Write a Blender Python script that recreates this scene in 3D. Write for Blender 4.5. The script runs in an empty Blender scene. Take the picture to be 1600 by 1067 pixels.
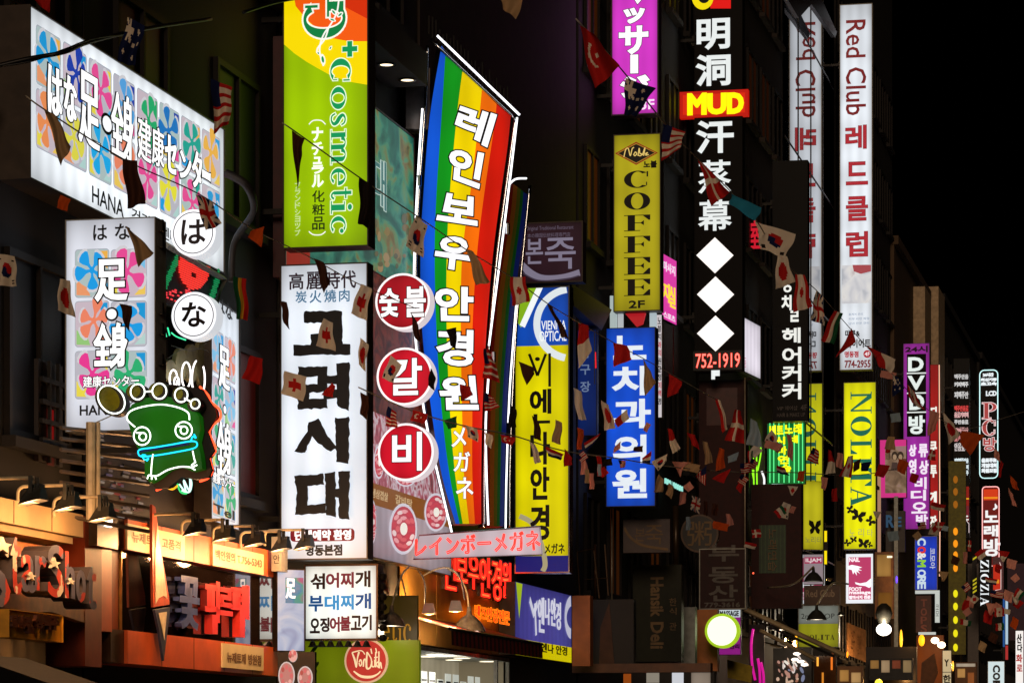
import bpy, math, random
from mathutils import Vector
sc = bpy.context.scene
COL = sc.collection
R = math.radians
# ------------------------------------------------------------------ camera
F = 5000.0; HY = 1180.0; VPX = 1880.0; CAMZ = 1.6      # photo pixels: focal length, horizon row, street vanishing column
cd = bpy.data.cameras.new('camera'); cam = bpy.data.objects.new('camera', cd); COL.objects.link(cam)
cd.sensor_width = 36.0; cd.lens = 36.0 * F / 1600.0
cd.shift_y = (HY - 533.5) / 1600.0
cd.clip_start = 0.1; cd.clip_end = 3000
cam.location = (0, 0, CAMZ); cam.rotation_euler = (R(90), 0, 0)
sc.camera = cam
# ------------------------------------------------------------------ night sky, faint city glow, exposure
w = bpy.data.worlds.new('World'); sc.world = w; w.use_nodes = True
nt = w.node_tree; bg = nt.nodes['Background']
sky = nt.nodes.new('ShaderNodeTexSky'); sky.sky_type = 'NISHITA'; sky.sun_disc = False
sky.sun_elevation = R(-6); sky.sun_rotation = R(165)
nt.links.new(sky.outputs[0], bg.inputs[0]); bg.inputs[1].default_value = 0.012
sl = bpy.data.lights.new('street_fill', 'SUN'); sl.energy = 0.75; sl.angle = R(12); sl.color = (1.0, 0.72, 0.5)  # added warm fill in place of street light, no sun at night
so = bpy.data.objects.new('street_fill', sl); COL.objects.link(so); so.rotation_euler = (R(78), 0, R(-3))
sc.view_settings.view_transform = 'Standard'; sc.view_settings.look = 'None'
sc.view_settings.exposure = 0; sc.view_settings.gamma = 1
cy = sc.cycles
cy.use_denoising = True
cy.max_bounces = 5; cy.diffuse_bounces = 2; cy.glossy_bounces = 3; cy.transmission_bounces = 3
cy.sample_clamp_indirect = 4.0; cy.caustics_reflective = False; cy.caustics_refractive = False
# ------------------------------------------------------------------ geometry of the street
SX = (VPX - 800) / F                 # street direction (SX, 1)
X0 = -12.1                           # line to which the blade signs are bolted
BL = -math.atan(SX)                  # blade signs: square to the street
FA = math.pi / 2 + BL                # facade signs: along the street
def dfac(px, off=0.0): return (X0 + off) * F / (px - VPX)
def P(px, py, D): return Vector(((px - 800) / F * D, D, CAMZ + (HY - py) / F * D))
rnd = random.Random(7)
# ------------------------------------------------------------------ materials
MATS = {}
def lin(h):
    h = h.lstrip('#')
    return tuple(((c / 12.92) if c <= 0.04045 else ((c + 0.055) / 1.055) ** 2.4) for c in (int(h[i:i+2], 16) / 255 for i in (0, 2, 4)))
def newmat(key):
    m = bpy.data.materials.new(key); m.use_nodes = True; MATS[key] = m
    return m, m.node_tree, m.node_tree.nodes['Principled BSDF']
def E(h, k=1.0, uneven=0.0):
    """glowing plastic: lit sign faces, lettering lit from behind, neon"""
    key = 'glow_%s_%g_%g' % (h, k, uneven)
    if key in MATS: return MATS[key]
    m, t, b = newmat(key); c = lin(h)
    b.inputs['Base Color'].default_value = (*[x * 0.25 for x in c], 1); b.inputs['Roughness'].default_value = 0.4
    b.inputs['Specular IOR Level'].default_value = 0.2
    b.inputs['Emission Color'].default_value = (*c, 1); b.inputs['Emission Strength'].default_value = k
    if uneven:      # tubes behind the sheet do not light it evenly
        tc = t.nodes.new('ShaderNodeTexCoord'); n = t.nodes.new('ShaderNodeTexNoise'); n.inputs['Scale'].default_value = 0.9
        n.inputs['Detail'].default_value = 1.5
        r = t.nodes.new('ShaderNodeMapRange'); r.inputs['From Min'].default_value = 0.3; r.inputs['From Max'].default_value = 0.7
        r.inputs['To Min'].default_value = k * (1 - uneven); r.inputs['To Max'].default_value = k * (1 + uneven * 0.5)
        t.links.new(tc.outputs['Object'], n.inputs['Vector']); t.links.new(n.outputs['Fac'], r.inputs['Value'])
        # fluorescent tubes stand upright inside the box: soft bands, and less light reaches the rim
        def mth(op, a, b_=None):
            q = t.nodes.new('ShaderNodeMath'); q.operation = op
            for i, v in enumerate((a, b_)):
                if v is None: continue
                if isinstance(v, (int, float)): q.inputs[i].default_value = v
                else: t.links.new(v, q.inputs[i])
            return q.outputs[0]
        sp = t.nodes.new('ShaderNodeSeparateXYZ'); t.links.new(tc.outputs['Object'], sp.inputs[0])
        sg = t.nodes.new('ShaderNodeSeparateXYZ'); t.links.new(tc.outputs['Generated'], sg.inputs[0])
        band = mth('ADD', mth('MULTIPLY', mth('SINE', mth('MULTIPLY', sp.outputs[0], 17.0)), .075), 1.0)
        seam = mth('ADD', mth('MULTIPLY', mth('SINE', mth('MULTIPLY', sp.outputs[1], 4.6)), .06), 1.0)
        def edge(o):
            d = mth('ABSOLUTE', mth('SUBTRACT', mth('MULTIPLY', o, 2.0), 1.0)); return mth('SUBTRACT', 1.0, mth('MULTIPLY', mth('POWER', d, 6.0), .38))
        st = mth('MULTIPLY', mth('MULTIPLY', r.outputs[0], mth('MULTIPLY', band, seam)), mth('MULTIPLY', edge(sg.outputs[0]), edge(sg.outputs[1])))
        t.links.new(st, b.inputs['Emission Strength'])
    return m
def M(name, h, rough=0.6, metal=0.0, var=0.25, scale=6.0, bump=0.0, spec=0.4, coat=0.0):
    """ordinary surface with uneven colour and roughness"""
    if name in MATS: return MATS[name]
    m, t, b = newmat(name); c = lin(h)
    tc = t.nodes.new('ShaderNodeTexCoord'); n = t.nodes.new('ShaderNodeTexNoise')
    n.inputs['Scale'].default_value = scale; n.inputs['Detail'].default_value = 5
    r = t.nodes.new('ShaderNodeValToRGB')
    r.color_ramp.elements[0].position = 0.3; r.color_ramp.elements[1].position = 0.7
    r.color_ramp.elements[0].color = (*[x * (1 - var) for x in c], 1)
    r.color_ramp.elements[1].color = (*[min(1, x * (1 + var)) for x in c], 1)
    t.links.new(tc.outputs['Object'], n.inputs['Vector']); t.links.new(n.outputs['Fac'], r.inputs['Fac'])
    t.links.new(r.outputs[0], b.inputs['Base Color'])
    b.inputs['Roughness'].default_value = rough; b.inputs['Metallic'].default_value = metal
    b.inputs['Specular IOR Level'].default_value = spec
    if coat: b.inputs['Coat Weight'].default_value = coat
    if bump:
        bn = t.nodes.new('ShaderNodeBump'); bn.inputs['Strength'].default_value = bump; bn.inputs['Distance'].default_value = 0.02
        t.links.new(n.outputs['Fac'], bn.inputs['Height']); t.links.new(bn.outputs[0], b.inputs['Normal'])
    return m
def cloth(name, h):
    key = 'cloth_' + name
    if key in MATS: return MATS[key]
    m, t, b = newmat(key); c = lin(h)
    b.inputs['Base Color'].default_value = (*c, 1); b.inputs['Roughness'].default_value = 0.8
    b.inputs['Specular IOR Level'].default_value = 0.15
    tr = t.nodes.new('ShaderNodeBsdfTranslucent'); tr.inputs[0].default_value = (*c, 1)
    mx = t.nodes.new('ShaderNodeMixShader'); mx.inputs[0].default_value = 0.45
    out = t.nodes['Material Output']
    t.links.new(b.outputs[0], mx.inputs[1]); t.links.new(tr.outputs[0], mx.inputs[2]); t.links.new(mx.outputs[0], out.inputs[0])
    return m
def picture(key, ramp, scale, k, warp=1.5, detail=4, stretch=(1, 1, 1)):
    """a printed picture lit from behind: patches of colour from a noise field"""
    if key in MATS: return MATS[key]
    m, t, b = newmat(key)
    tc = t.nodes.new('ShaderNodeTexCoord'); mp = t.nodes.new('ShaderNodeMapping'); mp.inputs['Scale'].default_value = stretch
    n = t.nodes.new('ShaderNodeTexNoise'); n.inputs['Scale'].default_value = scale
    n.inputs['Detail'].default_value = detail; n.inputs['Distortion'].default_value = warp
    r = t.nodes.new('ShaderNodeValToRGB'); els = r.color_ramp.elements
    els[0].position = ramp[0][0]; els[0].color = (*lin(ramp[0][1]), 1)
    els[1].position = ramp[-1][0]; els[1].color = (*lin(ramp[-1][1]), 1)
    for p, h in ramp[1:-1]:
        e = els.new(p); e.color = (*lin(h), 1)
    t.links.new(tc.outputs['Object'], mp.inputs[0]); t.links.new(mp.outputs[0], n.inputs['Vector']); t.links.new(n.outputs['Fac'], r.inputs['Fac'])
    b.inputs['Base Color'].default_value = (.03, .03, .03, 1)
    t.links.new(r.outputs[0], b.inputs['Emission Color']); b.inputs['Emission Strength'].default_value = k
    return m
BLACK = M('black_vinyl', '101012', 0.5)
CASE = M('painted_steel_dark', '3a3028', 0.45, 0.3)
CASEG = M('painted_steel_grey', '8a8880', 0.45, 0.2)
CHROME = M('chrome', 'c0c4c8', 0.18, 1.0, 0.1)
PIPE = M('cream_pipe', 'b8a888', 0.4)
IRON = M('dark_iron', '1c1a18', 0.5, 0.6)
LAMPB = M('lamp_body', '3c3a34', 0.45, 0.5)
WHITE = E('f4f6fa', 1.12)
# ------------------------------------------------------------------ mesh helpers
class MB:
    def __init__(s): s.v = []; s.f = []; s.m = []; s.mats = []
    def mi(s, mat):
        if mat not in s.mats: s.mats.append(mat)
        return s.mats.index(mat)
    def add(s, vs, fs, mat):
        o = len(s.v); i = s.mi(mat); s.v += [tuple(v) for v in vs]
        for f in fs: s.f.append(tuple(x + o for x in f)); s.m.append(i)
    def box(s, x0, x1, y0, y1, z0, z1, mat):
        s.add([(x, y, z) for z in (z0, z1) for y in (y0, y1) for x in (x0, x1)],
              [(0, 2, 3, 1), (4, 5, 7, 6), (0, 1, 5, 4), (2, 6, 7, 3), (0, 4, 6, 2), (1, 3, 7, 5)], mat)
    def poly(s, pts, z, mat, th=0.0):
        n = len(pts)
        if sum(pts[i][0] * pts[(i + 1) % n][1] - pts[(i + 1) % n][0] * pts[i][1] for i in range(n)) < 0: pts = pts[::-1]
        if not th: s.add([(p[0], p[1], z) for p in pts], [tuple(range(n))], mat); return
        vs = [(p[0], p[1], z) for p in pts] + [(p[0], p[1], z - th) for p in pts]
        s.add(vs, [tuple(range(n)), tuple(range(2 * n - 1, n - 1, -1))] + [(i, i + n, (i + 1) % n + n, (i + 1) % n) for i in range(n)], mat)
    def tube(s, pts, r, mat, seg=6, closed=False):
        pts = [Vector(p) for p in pts]; n = len(pts)
        if n < 2: return
        vs = []; fs = []; prev = None
        for i, p in enumerate(pts):
            a = pts[(i - 1) % n] if (closed or i) else p; b = pts[(i + 1) % n] if (closed or i < n - 1) else p
            t = (b - a); t = t.normalized() if t.length > 1e-9 else Vector((1, 0, 0))
            if prev is None:
                q = Vector((0, 0, 1)) if abs(t.z) < 0.9 else Vector((1, 0, 0)); u = t.cross(q).normalized()
            else:
                u = prev - t * prev.dot(t); u = u.normalized() if u.length > 1e-6 else t.orthogonal().normalized()
            prev = u; v = t.cross(u)
            for k in range(seg):
                an = 2 * math.pi * k / seg; vs.append(p + u * (r * math.cos(an)) + v * (r * math.sin(an)))
        for i in range(n if closed else n - 1):
            j = (i + 1) % n
            for k in range(seg):
                l = (k + 1) % seg; fs.append((i * seg + k, i * seg + l, j * seg + l, j * seg + k))
        if not closed: fs.append(tuple(range(seg - 1, -1, -1))); fs.append(tuple((n - 1) * seg + k for k in range(seg)))
        s.add(vs, fs, mat)
    def stroke(s, loop, wd, z, mat, closed=True, ax=1.0):
        """flat line of half-width wd along a polyline, with mitred corners; ax: how much the plane is foreshortened sideways"""
        L = []
        for p in loop:
            v = Vector((p[0] * ax, p[1]))
            if not L or (v - L[-1]).length > 1e-6: L.append(v)
        if closed and len(L) > 2 and (L[0] - L[-1]).length < 1e-6: L.pop()
        n = len(L)
        if n < 2: return
        o = lambda *P_: [(p.x / ax, p.y, z) for p in P_]
        Q = [Vector((-(L[(i + 1) % n] - L[i]).y, (L[(i + 1) % n] - L[i]).x)).normalized() * wd for i in range(n)]
        for i in range(n if closed else n - 1):
            a, b, q = L[i], L[(i + 1) % n], Q[i]
            s.add(o(a - q, b - q, b + q, a + q), [(0, 1, 2, 3)], mat)
            if closed or i:
                r = Q[i - 1]; c = 1 + r.dot(q) / (wd * wd)
                m = (r + q) / c if c > .45 else (r + q) * .9
                s.add(o(a, a + r, a + m, a + q), [(0, 1, 2, 3)], mat); s.add(o(a, a - r, a - m, a - q), [(0, 1, 2, 3)], mat)
    def ribbon(s, pts, z, mat):
        """pts (x, y, half-width)"""
        n = len(pts); vs = []
        for i, p in enumerate(pts):
            a = pts[max(0, i - 1)]; b = pts[min(n - 1, i + 1)]
            dx, dy = b[0] - a[0], b[1] - a[1]; l = math.hypot(dx, dy) or 1
            vs += [(p[0] - dy / l * p[2], p[1] + dx / l * p[2], z), (p[0] + dy / l * p[2], p[1] - dx / l * p[2], z)]
        s.add(vs, [(2 * i, 2 * i + 1, 2 * i + 3, 2 * i + 2) for i in range(n - 1)], mat)
    def lathe(s, prof, c, mat, seg=16, axis='z'):
        vs = []; fs = []
        for (r, h) in prof:
            for k in range(seg):
                a = 2 * math.pi * k / seg; x, y = r * math.cos(a), r * math.sin(a)
                v = (x, y, h) if axis == 'z' else (x, h, y)
                vs.append((v[0] + c[0], v[1] + c[1], v[2] + c[2]))
        for i in range(len(prof) - 1):
            for k in range(seg):
                l = (k + 1) % seg; fs.append((i * seg + k, i * seg + l, (i + 1) * seg + l, (i + 1) * seg + k))
        s.add(vs, fs, mat)
    def build(s, name, parent=None, smooth=False, loc=None):
        me = bpy.data.meshes.new(name); me.from_pydata(s.v, [], s.f)
        for m in s.mats: me.materials.append(m)
        me.polygons.foreach_set('material_index', s.m)
        if smooth: me.polygons.foreach_set('use_smooth', [True] * len(s.f))
        me.update()
        o = bpy.data.objects.new(name, me); COL.objects.link(o)
        if parent is not None: o.parent = parent
        if loc is not None: o.location = loc
        return o
def cr(pts, n=6, closed=False):
    """Catmull-Rom through the points (any dimension)"""
    N = len(pts); out = []
    for i in range(N if closed else N - 1):
        p = [pts[(i + k) % N] if closed else pts[min(max(i + k, 0), N - 1)] for k in (-1, 0, 1, 2)]
        for j in range(n):
            t = j / n
            out.append(tuple(0.5 * (2 * p[1][d] + (p[2][d] - p[0][d]) * t + (2 * p[0][d] - 5 * p[1][d] + 4 * p[2][d] - p[3][d]) * t * t
                                    + (3 * p[1][d] - p[0][d] - 3 * p[2][d] + p[3][d]) * t ** 3) for d in range(len(pts[0]))))
    if not closed: out.append(tuple(pts[-1]))
    return out
def ell(cx, cy, rx, ry, n=24, a0=0, a1=360, tilt=0):
    full = abs(a1 - a0) >= 360; k = n if full else n + 1; c, s_ = math.cos(R(tilt)), math.sin(R(tilt)); o = []
    for i in range(k):
        a = R(a0 + (a1 - a0) * i / n); x, y = rx * math.cos(a), ry * math.sin(a); o.append((cx + x * c - y * s_, cy + x * s_ + y * c))
    return o
def rrect(x0, y0, x1, y1, r, n=4):
    o = []
    for cx, cy, a in ((x1 - r, y1 - r, 0), (x0 + r, y1 - r, 90), (x0 + r, y0 + r, 180), (x1 - r, y0 + r, 270)):
        o += [(cx + r * math.cos(R(a + 90 * i / n)), cy + r * math.sin(R(a + 90 * i / n))) for i in range(n + 1)]
    return o
# ------------------------------------------------------------------ lettering
GC = {}
def glyph(t):
    if t in GC: return GC[t]
    c = bpy.data.curves.new('letters', 'FONT'); c.body = t; c.resolution_u = 3 if len(t) < 3 else 2
    o = bpy.data.objects.new('letters', c)
    m = bpy.data.meshes.new_from_object(o)
    vs = [(v.co.x, v.co.y) for v in m.vertices]; fs = [tuple(p.vertices) for p in m.polygons]
    bpy.data.meshes.remove(m)
    c.fill_mode = 'NONE'; m = bpy.data.meshes.new_from_object(o)
    ev = [(v.co.x, v.co.y) for v in m.vertices]; adj = {}
    for e in m.edges:
        a, b = e.vertices; adj.setdefault(a, []).append(b); adj.setdefault(b, []).append(a)
    seen = set(); loops = []
    for s0 in adj:
        if s0 in seen: continue
        lp = [s0]; seen.add(s0); cur = s0
        while True:
            nx = [q for q in adj[cur] if q not in seen]
            if not nx: break
            cur = nx[0]; seen.add(cur); lp.append(cur)
        loops.append([ev[i] for i in lp])
    bpy.data.meshes.remove(m); bpy.data.objects.remove(o); bpy.data.curves.remove(c)
    xs = [v[0] for v in vs] or [0, 1]; ys = [v[1] for v in vs] or [0, 1]
    bb = (min(xs), min(ys), max(xs), max(ys)); W = max(bb[2] - bb[0], 1e-3); H = max(bb[3] - bb[1], 1e-3)
    nm = lambda p: ((p[0] - bb[0]) / W, 1 - (p[1] - bb[1]) / H)           # s right, t down
    GC[t] = ([nm(v) for v in vs], fs, [[nm(p) for p in l] for l in loops])
    return GC[t]
def rect(x0, y0, x1, y1): return [(x0, y0), (x1, y0), (x1, y1), (x0, y1)]
def ring(cx, cy, rx, ry, tx, ty, a0=0, a1=360, n=28):
    o = ell(cx, cy, rx, ry, n, a0, a1); i = ell(cx, cy, rx - tx, ry - ty, n, a0, a1)
    if abs(a1 - a0) >= 360: o.append(o[0]); i.append(i[0])
    return [[o[k], o[k + 1], i[k + 1], i[k]] for k in range(len(o) - 1)]
def rib(pts, n=6):
    q = cr(pts, n); out = []; L = []
    for i, p in enumerate(q):
        a = q[max(0, i - 1)]; b = q[min(len(q) - 1, i + 1)]; dx, dy = b[0] - a[0], b[1] - a[1]; l = math.hypot(dx, dy) or 1
        L.append(((p[0] - dy / l * p[2], p[1] + dx / l * p[2]), (p[0] + dy / l * p[2], p[1] - dx / l * p[2])))
    for a, b in zip(L, L[1:]): out.append([a[0], b[0], b[1], a[1]])
    return out
def serif(ch):
    """polygons of a bold roman letter in the unit box, t down"""
    f = 0.045; S_ = lambda x0, x1, t: rect(x0, 0 if t else 1 - f, x1, f if t else 1)
    if ch == 'I': return [rect(.3, 0, .7, 1), S_(.08, .92, 1), S_(.08, .92, 0)]
    if ch == 'L': return [rect(.15, 0, .42, 1), S_(0, .6, 1), S_(0, 1, 0), [(1, 1), (.7, 1 - f), (.94, .68), (1, .68)]]
    if ch == 'T': return [rect(.36, 0, .64, 1), S_(0, 1, 1), S_(.18, .82, 0), [(0, 0), (.07, .33), (0, .33)], [(0, f), (.28, f), (.05, .33), (0, .33)], [(1, f), (.72, f), (.95, .33), (1, .33)]]
    if ch in 'EF':
        o = [rect(.14, 0, .42, 1), S_(0, 1, 1), [(1, f), (.72, f), (.94, .33), (1, .33)], rect(.42, .47, .7, .52), [(.62, .5), (.76, .34), (.76, .66)]]
        return o + ([S_(0, 1, 0), [(1, 1 - f), (.72, 1 - f), (.94, .64), (1, .64)]] if ch == 'E' else [S_(0, .62, 0)])
    if ch == 'N': return [rect(.1, 0, .2, 1), rect(.82, 0, .9, 1), [(.04, 0), (.3, 0), (.9, 1), (.82, 1)], S_(0, .3, 1), S_(.68, 1, 1), S_(0, .34, 0)]
    if ch == 'A': return [[(.46, 0), (.55, 0), (.16, 1), (.08, 1)], [(.4, 0), (.56, 0), (.94, 1), (.66, 1)], rect(.25, .64, .72, .69), S_(0, .3, 0), S_(.55, 1, 0)]
    if ch == 'Z': return [S_(.06, .96, 1), S_(.02, 1, 0), [(.66, 0), (.96, 0), (.32, 1), (.02, 1)], [(.06, f), (.3, f), (.1, .32), (.06, .32)], [(1, 1 - f), (.7, 1 - f), (.96, .66), (1, .66)]]
    if ch == 'O': return ring(.5, .5, .5, .5, .27, .05)
    if ch == 'C': return ring(.52, .5, .52, .5, .27, .055, 48, 312) + [rect(.86, .05, .92, .36), rect(.84, .66, .88, .86)]
    if ch == 'o': return ring(.5, .5, .5, .5, .25, .06)
    if ch == 'c': return ring(.52, .5, .52, .5, .26, .07, 45, 305) + [ell(.82, .26, .13, .13, 10)]
    if ch == 'e': return ring(.5, .5, .5, .5, .25, .07, 40, 360) + [rect(.2, .44, .98, .52)]
    if ch == 's': return rib([(.86, .28, .05), (.7, .08, .05), (.42, .04, .05), (.22, .2, .1), (.4, .42, .13), (.68, .6, .13), (.78, .8, .1), (.55, .96, .05), (.26, .92, .05), (.12, .7, .05)])
    if ch == 'S': return rib([(.88, .3, .04), (.72, .07, .04), (.45, .03, .05), (.2, .18, .12), (.4, .42, .14), (.7, .6, .15), (.82, .8, .12), (.55, .97, .05), (.24, .92, .04), (.08, .68, .04)])
    if ch == 'm': return [rect(.08, .02, .22, 1), rect(.43, .2, .57, 1), rect(.78, .2, .92, 1), S_(0, .22, 1), S_(0, .3, 0), S_(.36, .64, 0), S_(.71, 1, 0)] + ring(.37, .3, .2, .3, .13, .06, 180, 360) + ring(.72, .3, .2, .3, .13, .06, 180, 360)
    if ch == 't': return [rect(.28, 0, .6, .86), rect(0, .24, .95, .31)] + ring(.68, .78, .4, .22, .2, .08, 20, 180)
    if ch == 'i': return [rect(.28, .34, .74, 1), rect(.05, .34, .74, .39), rect(0, .95, 1, 1), ell(.5, .1, .24, .1, 12)]
    if ch == 'G': return ring(.5, .5, .5, .5, .24, .07, 25, 318) + [rect(.7, .56, .94, .95), rect(.55, .56, 1, .61), rect(.8, .04, .87, .34)]
    if ch == 'P': return [rect(.14, 0, .42, 1), S_(0, .6, 1), S_(0, .6, 0)] + ring(.5, .27, .5, .27, .25, .05, -90, 90)
    return [rect(0, 0, 1, 1)]
# ------------------------------------------------------------------ planes
def thing(name, label, cat, loc, rot=(0, 0, 0), group=None):
    o = bpy.data.objects.new(name, None); o.empty_display_size = 0.2; COL.objects.link(o)
    o.location = loc; o.rotation_euler = rot; o['label'] = label; o['category'] = cat
    if group: o['group'] = group
    return o
def tag(o, label, cat, group=None):
    o['label'] = label; o['category'] = cat
    if group: o['group'] = group
    return o
class Pl:
    """a flat sign plane: local x along it, y up, z towards the street"""
    def __init__(s, name, label, cat, px, py, D=None, a=BL, off=0.0, group=None):
        D = dfac(px, off) if D is None else D
        s.D = D; s.k = D / F; s.O = P(px, py, D); s.u = Vector((math.cos(a), math.sin(a), 0)); s.n = Vector((math.sin(a), -math.cos(a), 0))
        s.a = a; s.fac = abs(a) > 0.8; s.ax = 1.0
        if abs(a) > .5: s.ax = s.k / abs(s.uv(px + 1, py)[0])
        s.root = thing(name, label, cat, s.O, (math.pi / 2, 0, a), group) if name else None
    def uv(s, px, py, z=0.0):
        r = Vector(((px - 800) / F, 1, (HY - py) / F)); C = Vector((0, 0, CAMZ))
        t = (s.n.dot(s.O - C) + z) / s.n.dot(r); p = C + r * t - s.O
        return (p.dot(s.u), p.z)
    def pts(s, L, z=0.0): return [s.uv(p[0], p[1], z) for p in L]
    def quad(s, q, z=0.0):
        """4 numbers: rectangle on the plane (heights read at the left edge of facade planes); 8: the corners TL TR BR BL"""
        if len(q) == 8: return [s.uv(q[i], q[i + 1], z) for i in (0, 2, 4, 6)]
        x0, y0, x1, y1 = q; xr = x0 if s.fac else (x0 + x1) / 2
        v0 = s.uv(xr, y0, z)[1]; v1 = s.uv(xr, y1, z)[1]; u0 = s.uv(x0, y0, z)[0]; u1 = s.uv(x1, y0, z)[0]
        return [(u0, v0), (u1, v0), (u1, v1), (u0, v1)]
    def mapper(s, q, rot=None, z=0.0):
        a, b, c, d = [Vector(p) for p in s.quad(q, z)]
        def f(p):
            x, y = p
            if rot == 'cw': x, y = 1 - y, x
            elif rot == 'ccw': x, y = y, 1 - x
            elif rot == 'mir': x = 1 - x
            v = (a * (1 - x) + b * x) * (1 - y) + (d * (1 - x) + c * x) * y
            return (v.x, v.y)
        return f
    # ---- parts
    def letters(s, part, items, mat, z=0.012, bold=0.0, outline=None, ow=2.0, rot=None, ser=False, parent=None, deep=0.0, side=None):
        mb = MB()
        for it in items:
            t, q = it[0], it[1]; mt = it[2] if len(it) > 2 else mat; f = s.mapper(q, rot, z)
            if ser:
                for pg in serif(t):
                    g = [f(p) for p in pg]
                    mb.poly(g, z, mt)
                    if outline:
                        mb.poly(g, z - 0.003, outline); mb.stroke(g, ow * s.k, z - 0.003, outline, True, s.ax)
                continue
            V, Fs, L = glyph(t); V = [f(p) for p in V]; L = [[f(p) for p in l] for l in L]
            mb.add([(p[0], p[1], z) for p in V], Fs, mt)
            if bold:
                for l in L: mb.stroke(l, bold * s.k, z + 0.0006, mt, True, s.ax)
            if outline:
                mb.add([(p[0], p[1], z - 0.004) for p in V], Fs, outline)
                for l in L: mb.stroke(l, (bold + ow) * s.k, z - 0.0045, outline, True, s.ax)
            if deep:
                sm = side or mt
                for l in L:
                    n = len(l); mb.add([(p[0], p[1], z - 0.001) for p in l] + [(p[0], p[1], z - deep) for p in l], [(i, (i + 1) % n, (i + 1) % n + n, i + n) for i in range(n)], sm)
        return mb.build(part, parent or s.root)
    def neon_letters(s, part, items, mat, r=1.2, z=0.05, rot=None, parent=None):
        mb = MB()
        for t, q in items:
            f = s.mapper(q, rot, z)
            for l in glyph(t)[2]:
                if len(l) > 2: mb.tube([(*f(p), z) for p in l], r * s.k, mat, 5, True)
        return mb.build(part, parent or s.root, True)
    def panel(s, part, polys, z=0.0, th=0.004, parent=None):
        """polys: (pixel corners or 4/8-number quad, material)"""
        mb = MB()
        for i, (pg, mt) in enumerate(polys):
            g = s.quad(pg, z) if not isinstance(pg[0], (tuple, list)) else s.pts(pg, z)
            mb.poly(g, z + i * 0.0012, mt, th)
        return mb.build(part, parent or s.root)
    def casing(s, q, depth=0.28, mat=None, rim=2.0, part='casing'):
        """sheet-metal box with a thin rim standing proud of the face"""
        a, b, c, d = s.quad(q); r = rim * s.k; mb = MB(); mt = mat or CASE
        out = [(a[0] - r, a[1] + r), (b[0] + r, b[1] + r), (c[0] + r, c[1] - r), (d[0] - r, d[1] - r)]
        mb.poly(out, -0.006, mt, depth)
        inn = [a, b, c, d]
        if rim:
            for i in range(4):
                j = (i + 1) % 4; mb.poly([out[i], out[j], inn[j], inn[i]], 0.018, mt, 0.0245)
        if not s.fac and a[1] - d[1] > 2.4:      # two steel arms carry the box from the facade
            for f_ in (.14, .84):
                y = d[1] + (a[1] - d[1]) * f_; br = MB(); br.box(a[0] - .45, a[0] - r - .002, y - .035, y + .035, -.2, -.13, IRON); br.box(a[0] - .09, a[0] - r - .001, y - .12, y + .12, -.22, -.205, IRON); br.build('bracket', s.root)
        return mb.build(part, s.root)
    def lightbox(s, q, mat, depth=0.28, case=None, rim=2.0):
        s.casing(q, depth, case, rim); return s.panel('face', [(q, mat)])
    def tubes(s, part, lines, mat, r=1.3, z=0.05, smooth=6, parent=None):
        """lines: (pixel points, closed)"""
        mb = MB()
        for L, closed in lines:
            q = s.pts(cr(L, smooth, closed) if smooth else L, z); mb.tube([(*p, z) for p in q], r * s.k, mat, 6, closed)
        return mb.build(part, parent or s.root, True)
    def bracket(s, y, x, n=0.5, mat=None):
        mb = MB(); u, v = s.uv(x, y); mb.box(u - n, u + 0.1, v - 0.03, v + 0.03, -0.2, -0.12, mat or IRON); return mb.build('bracket', s.root)
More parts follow.
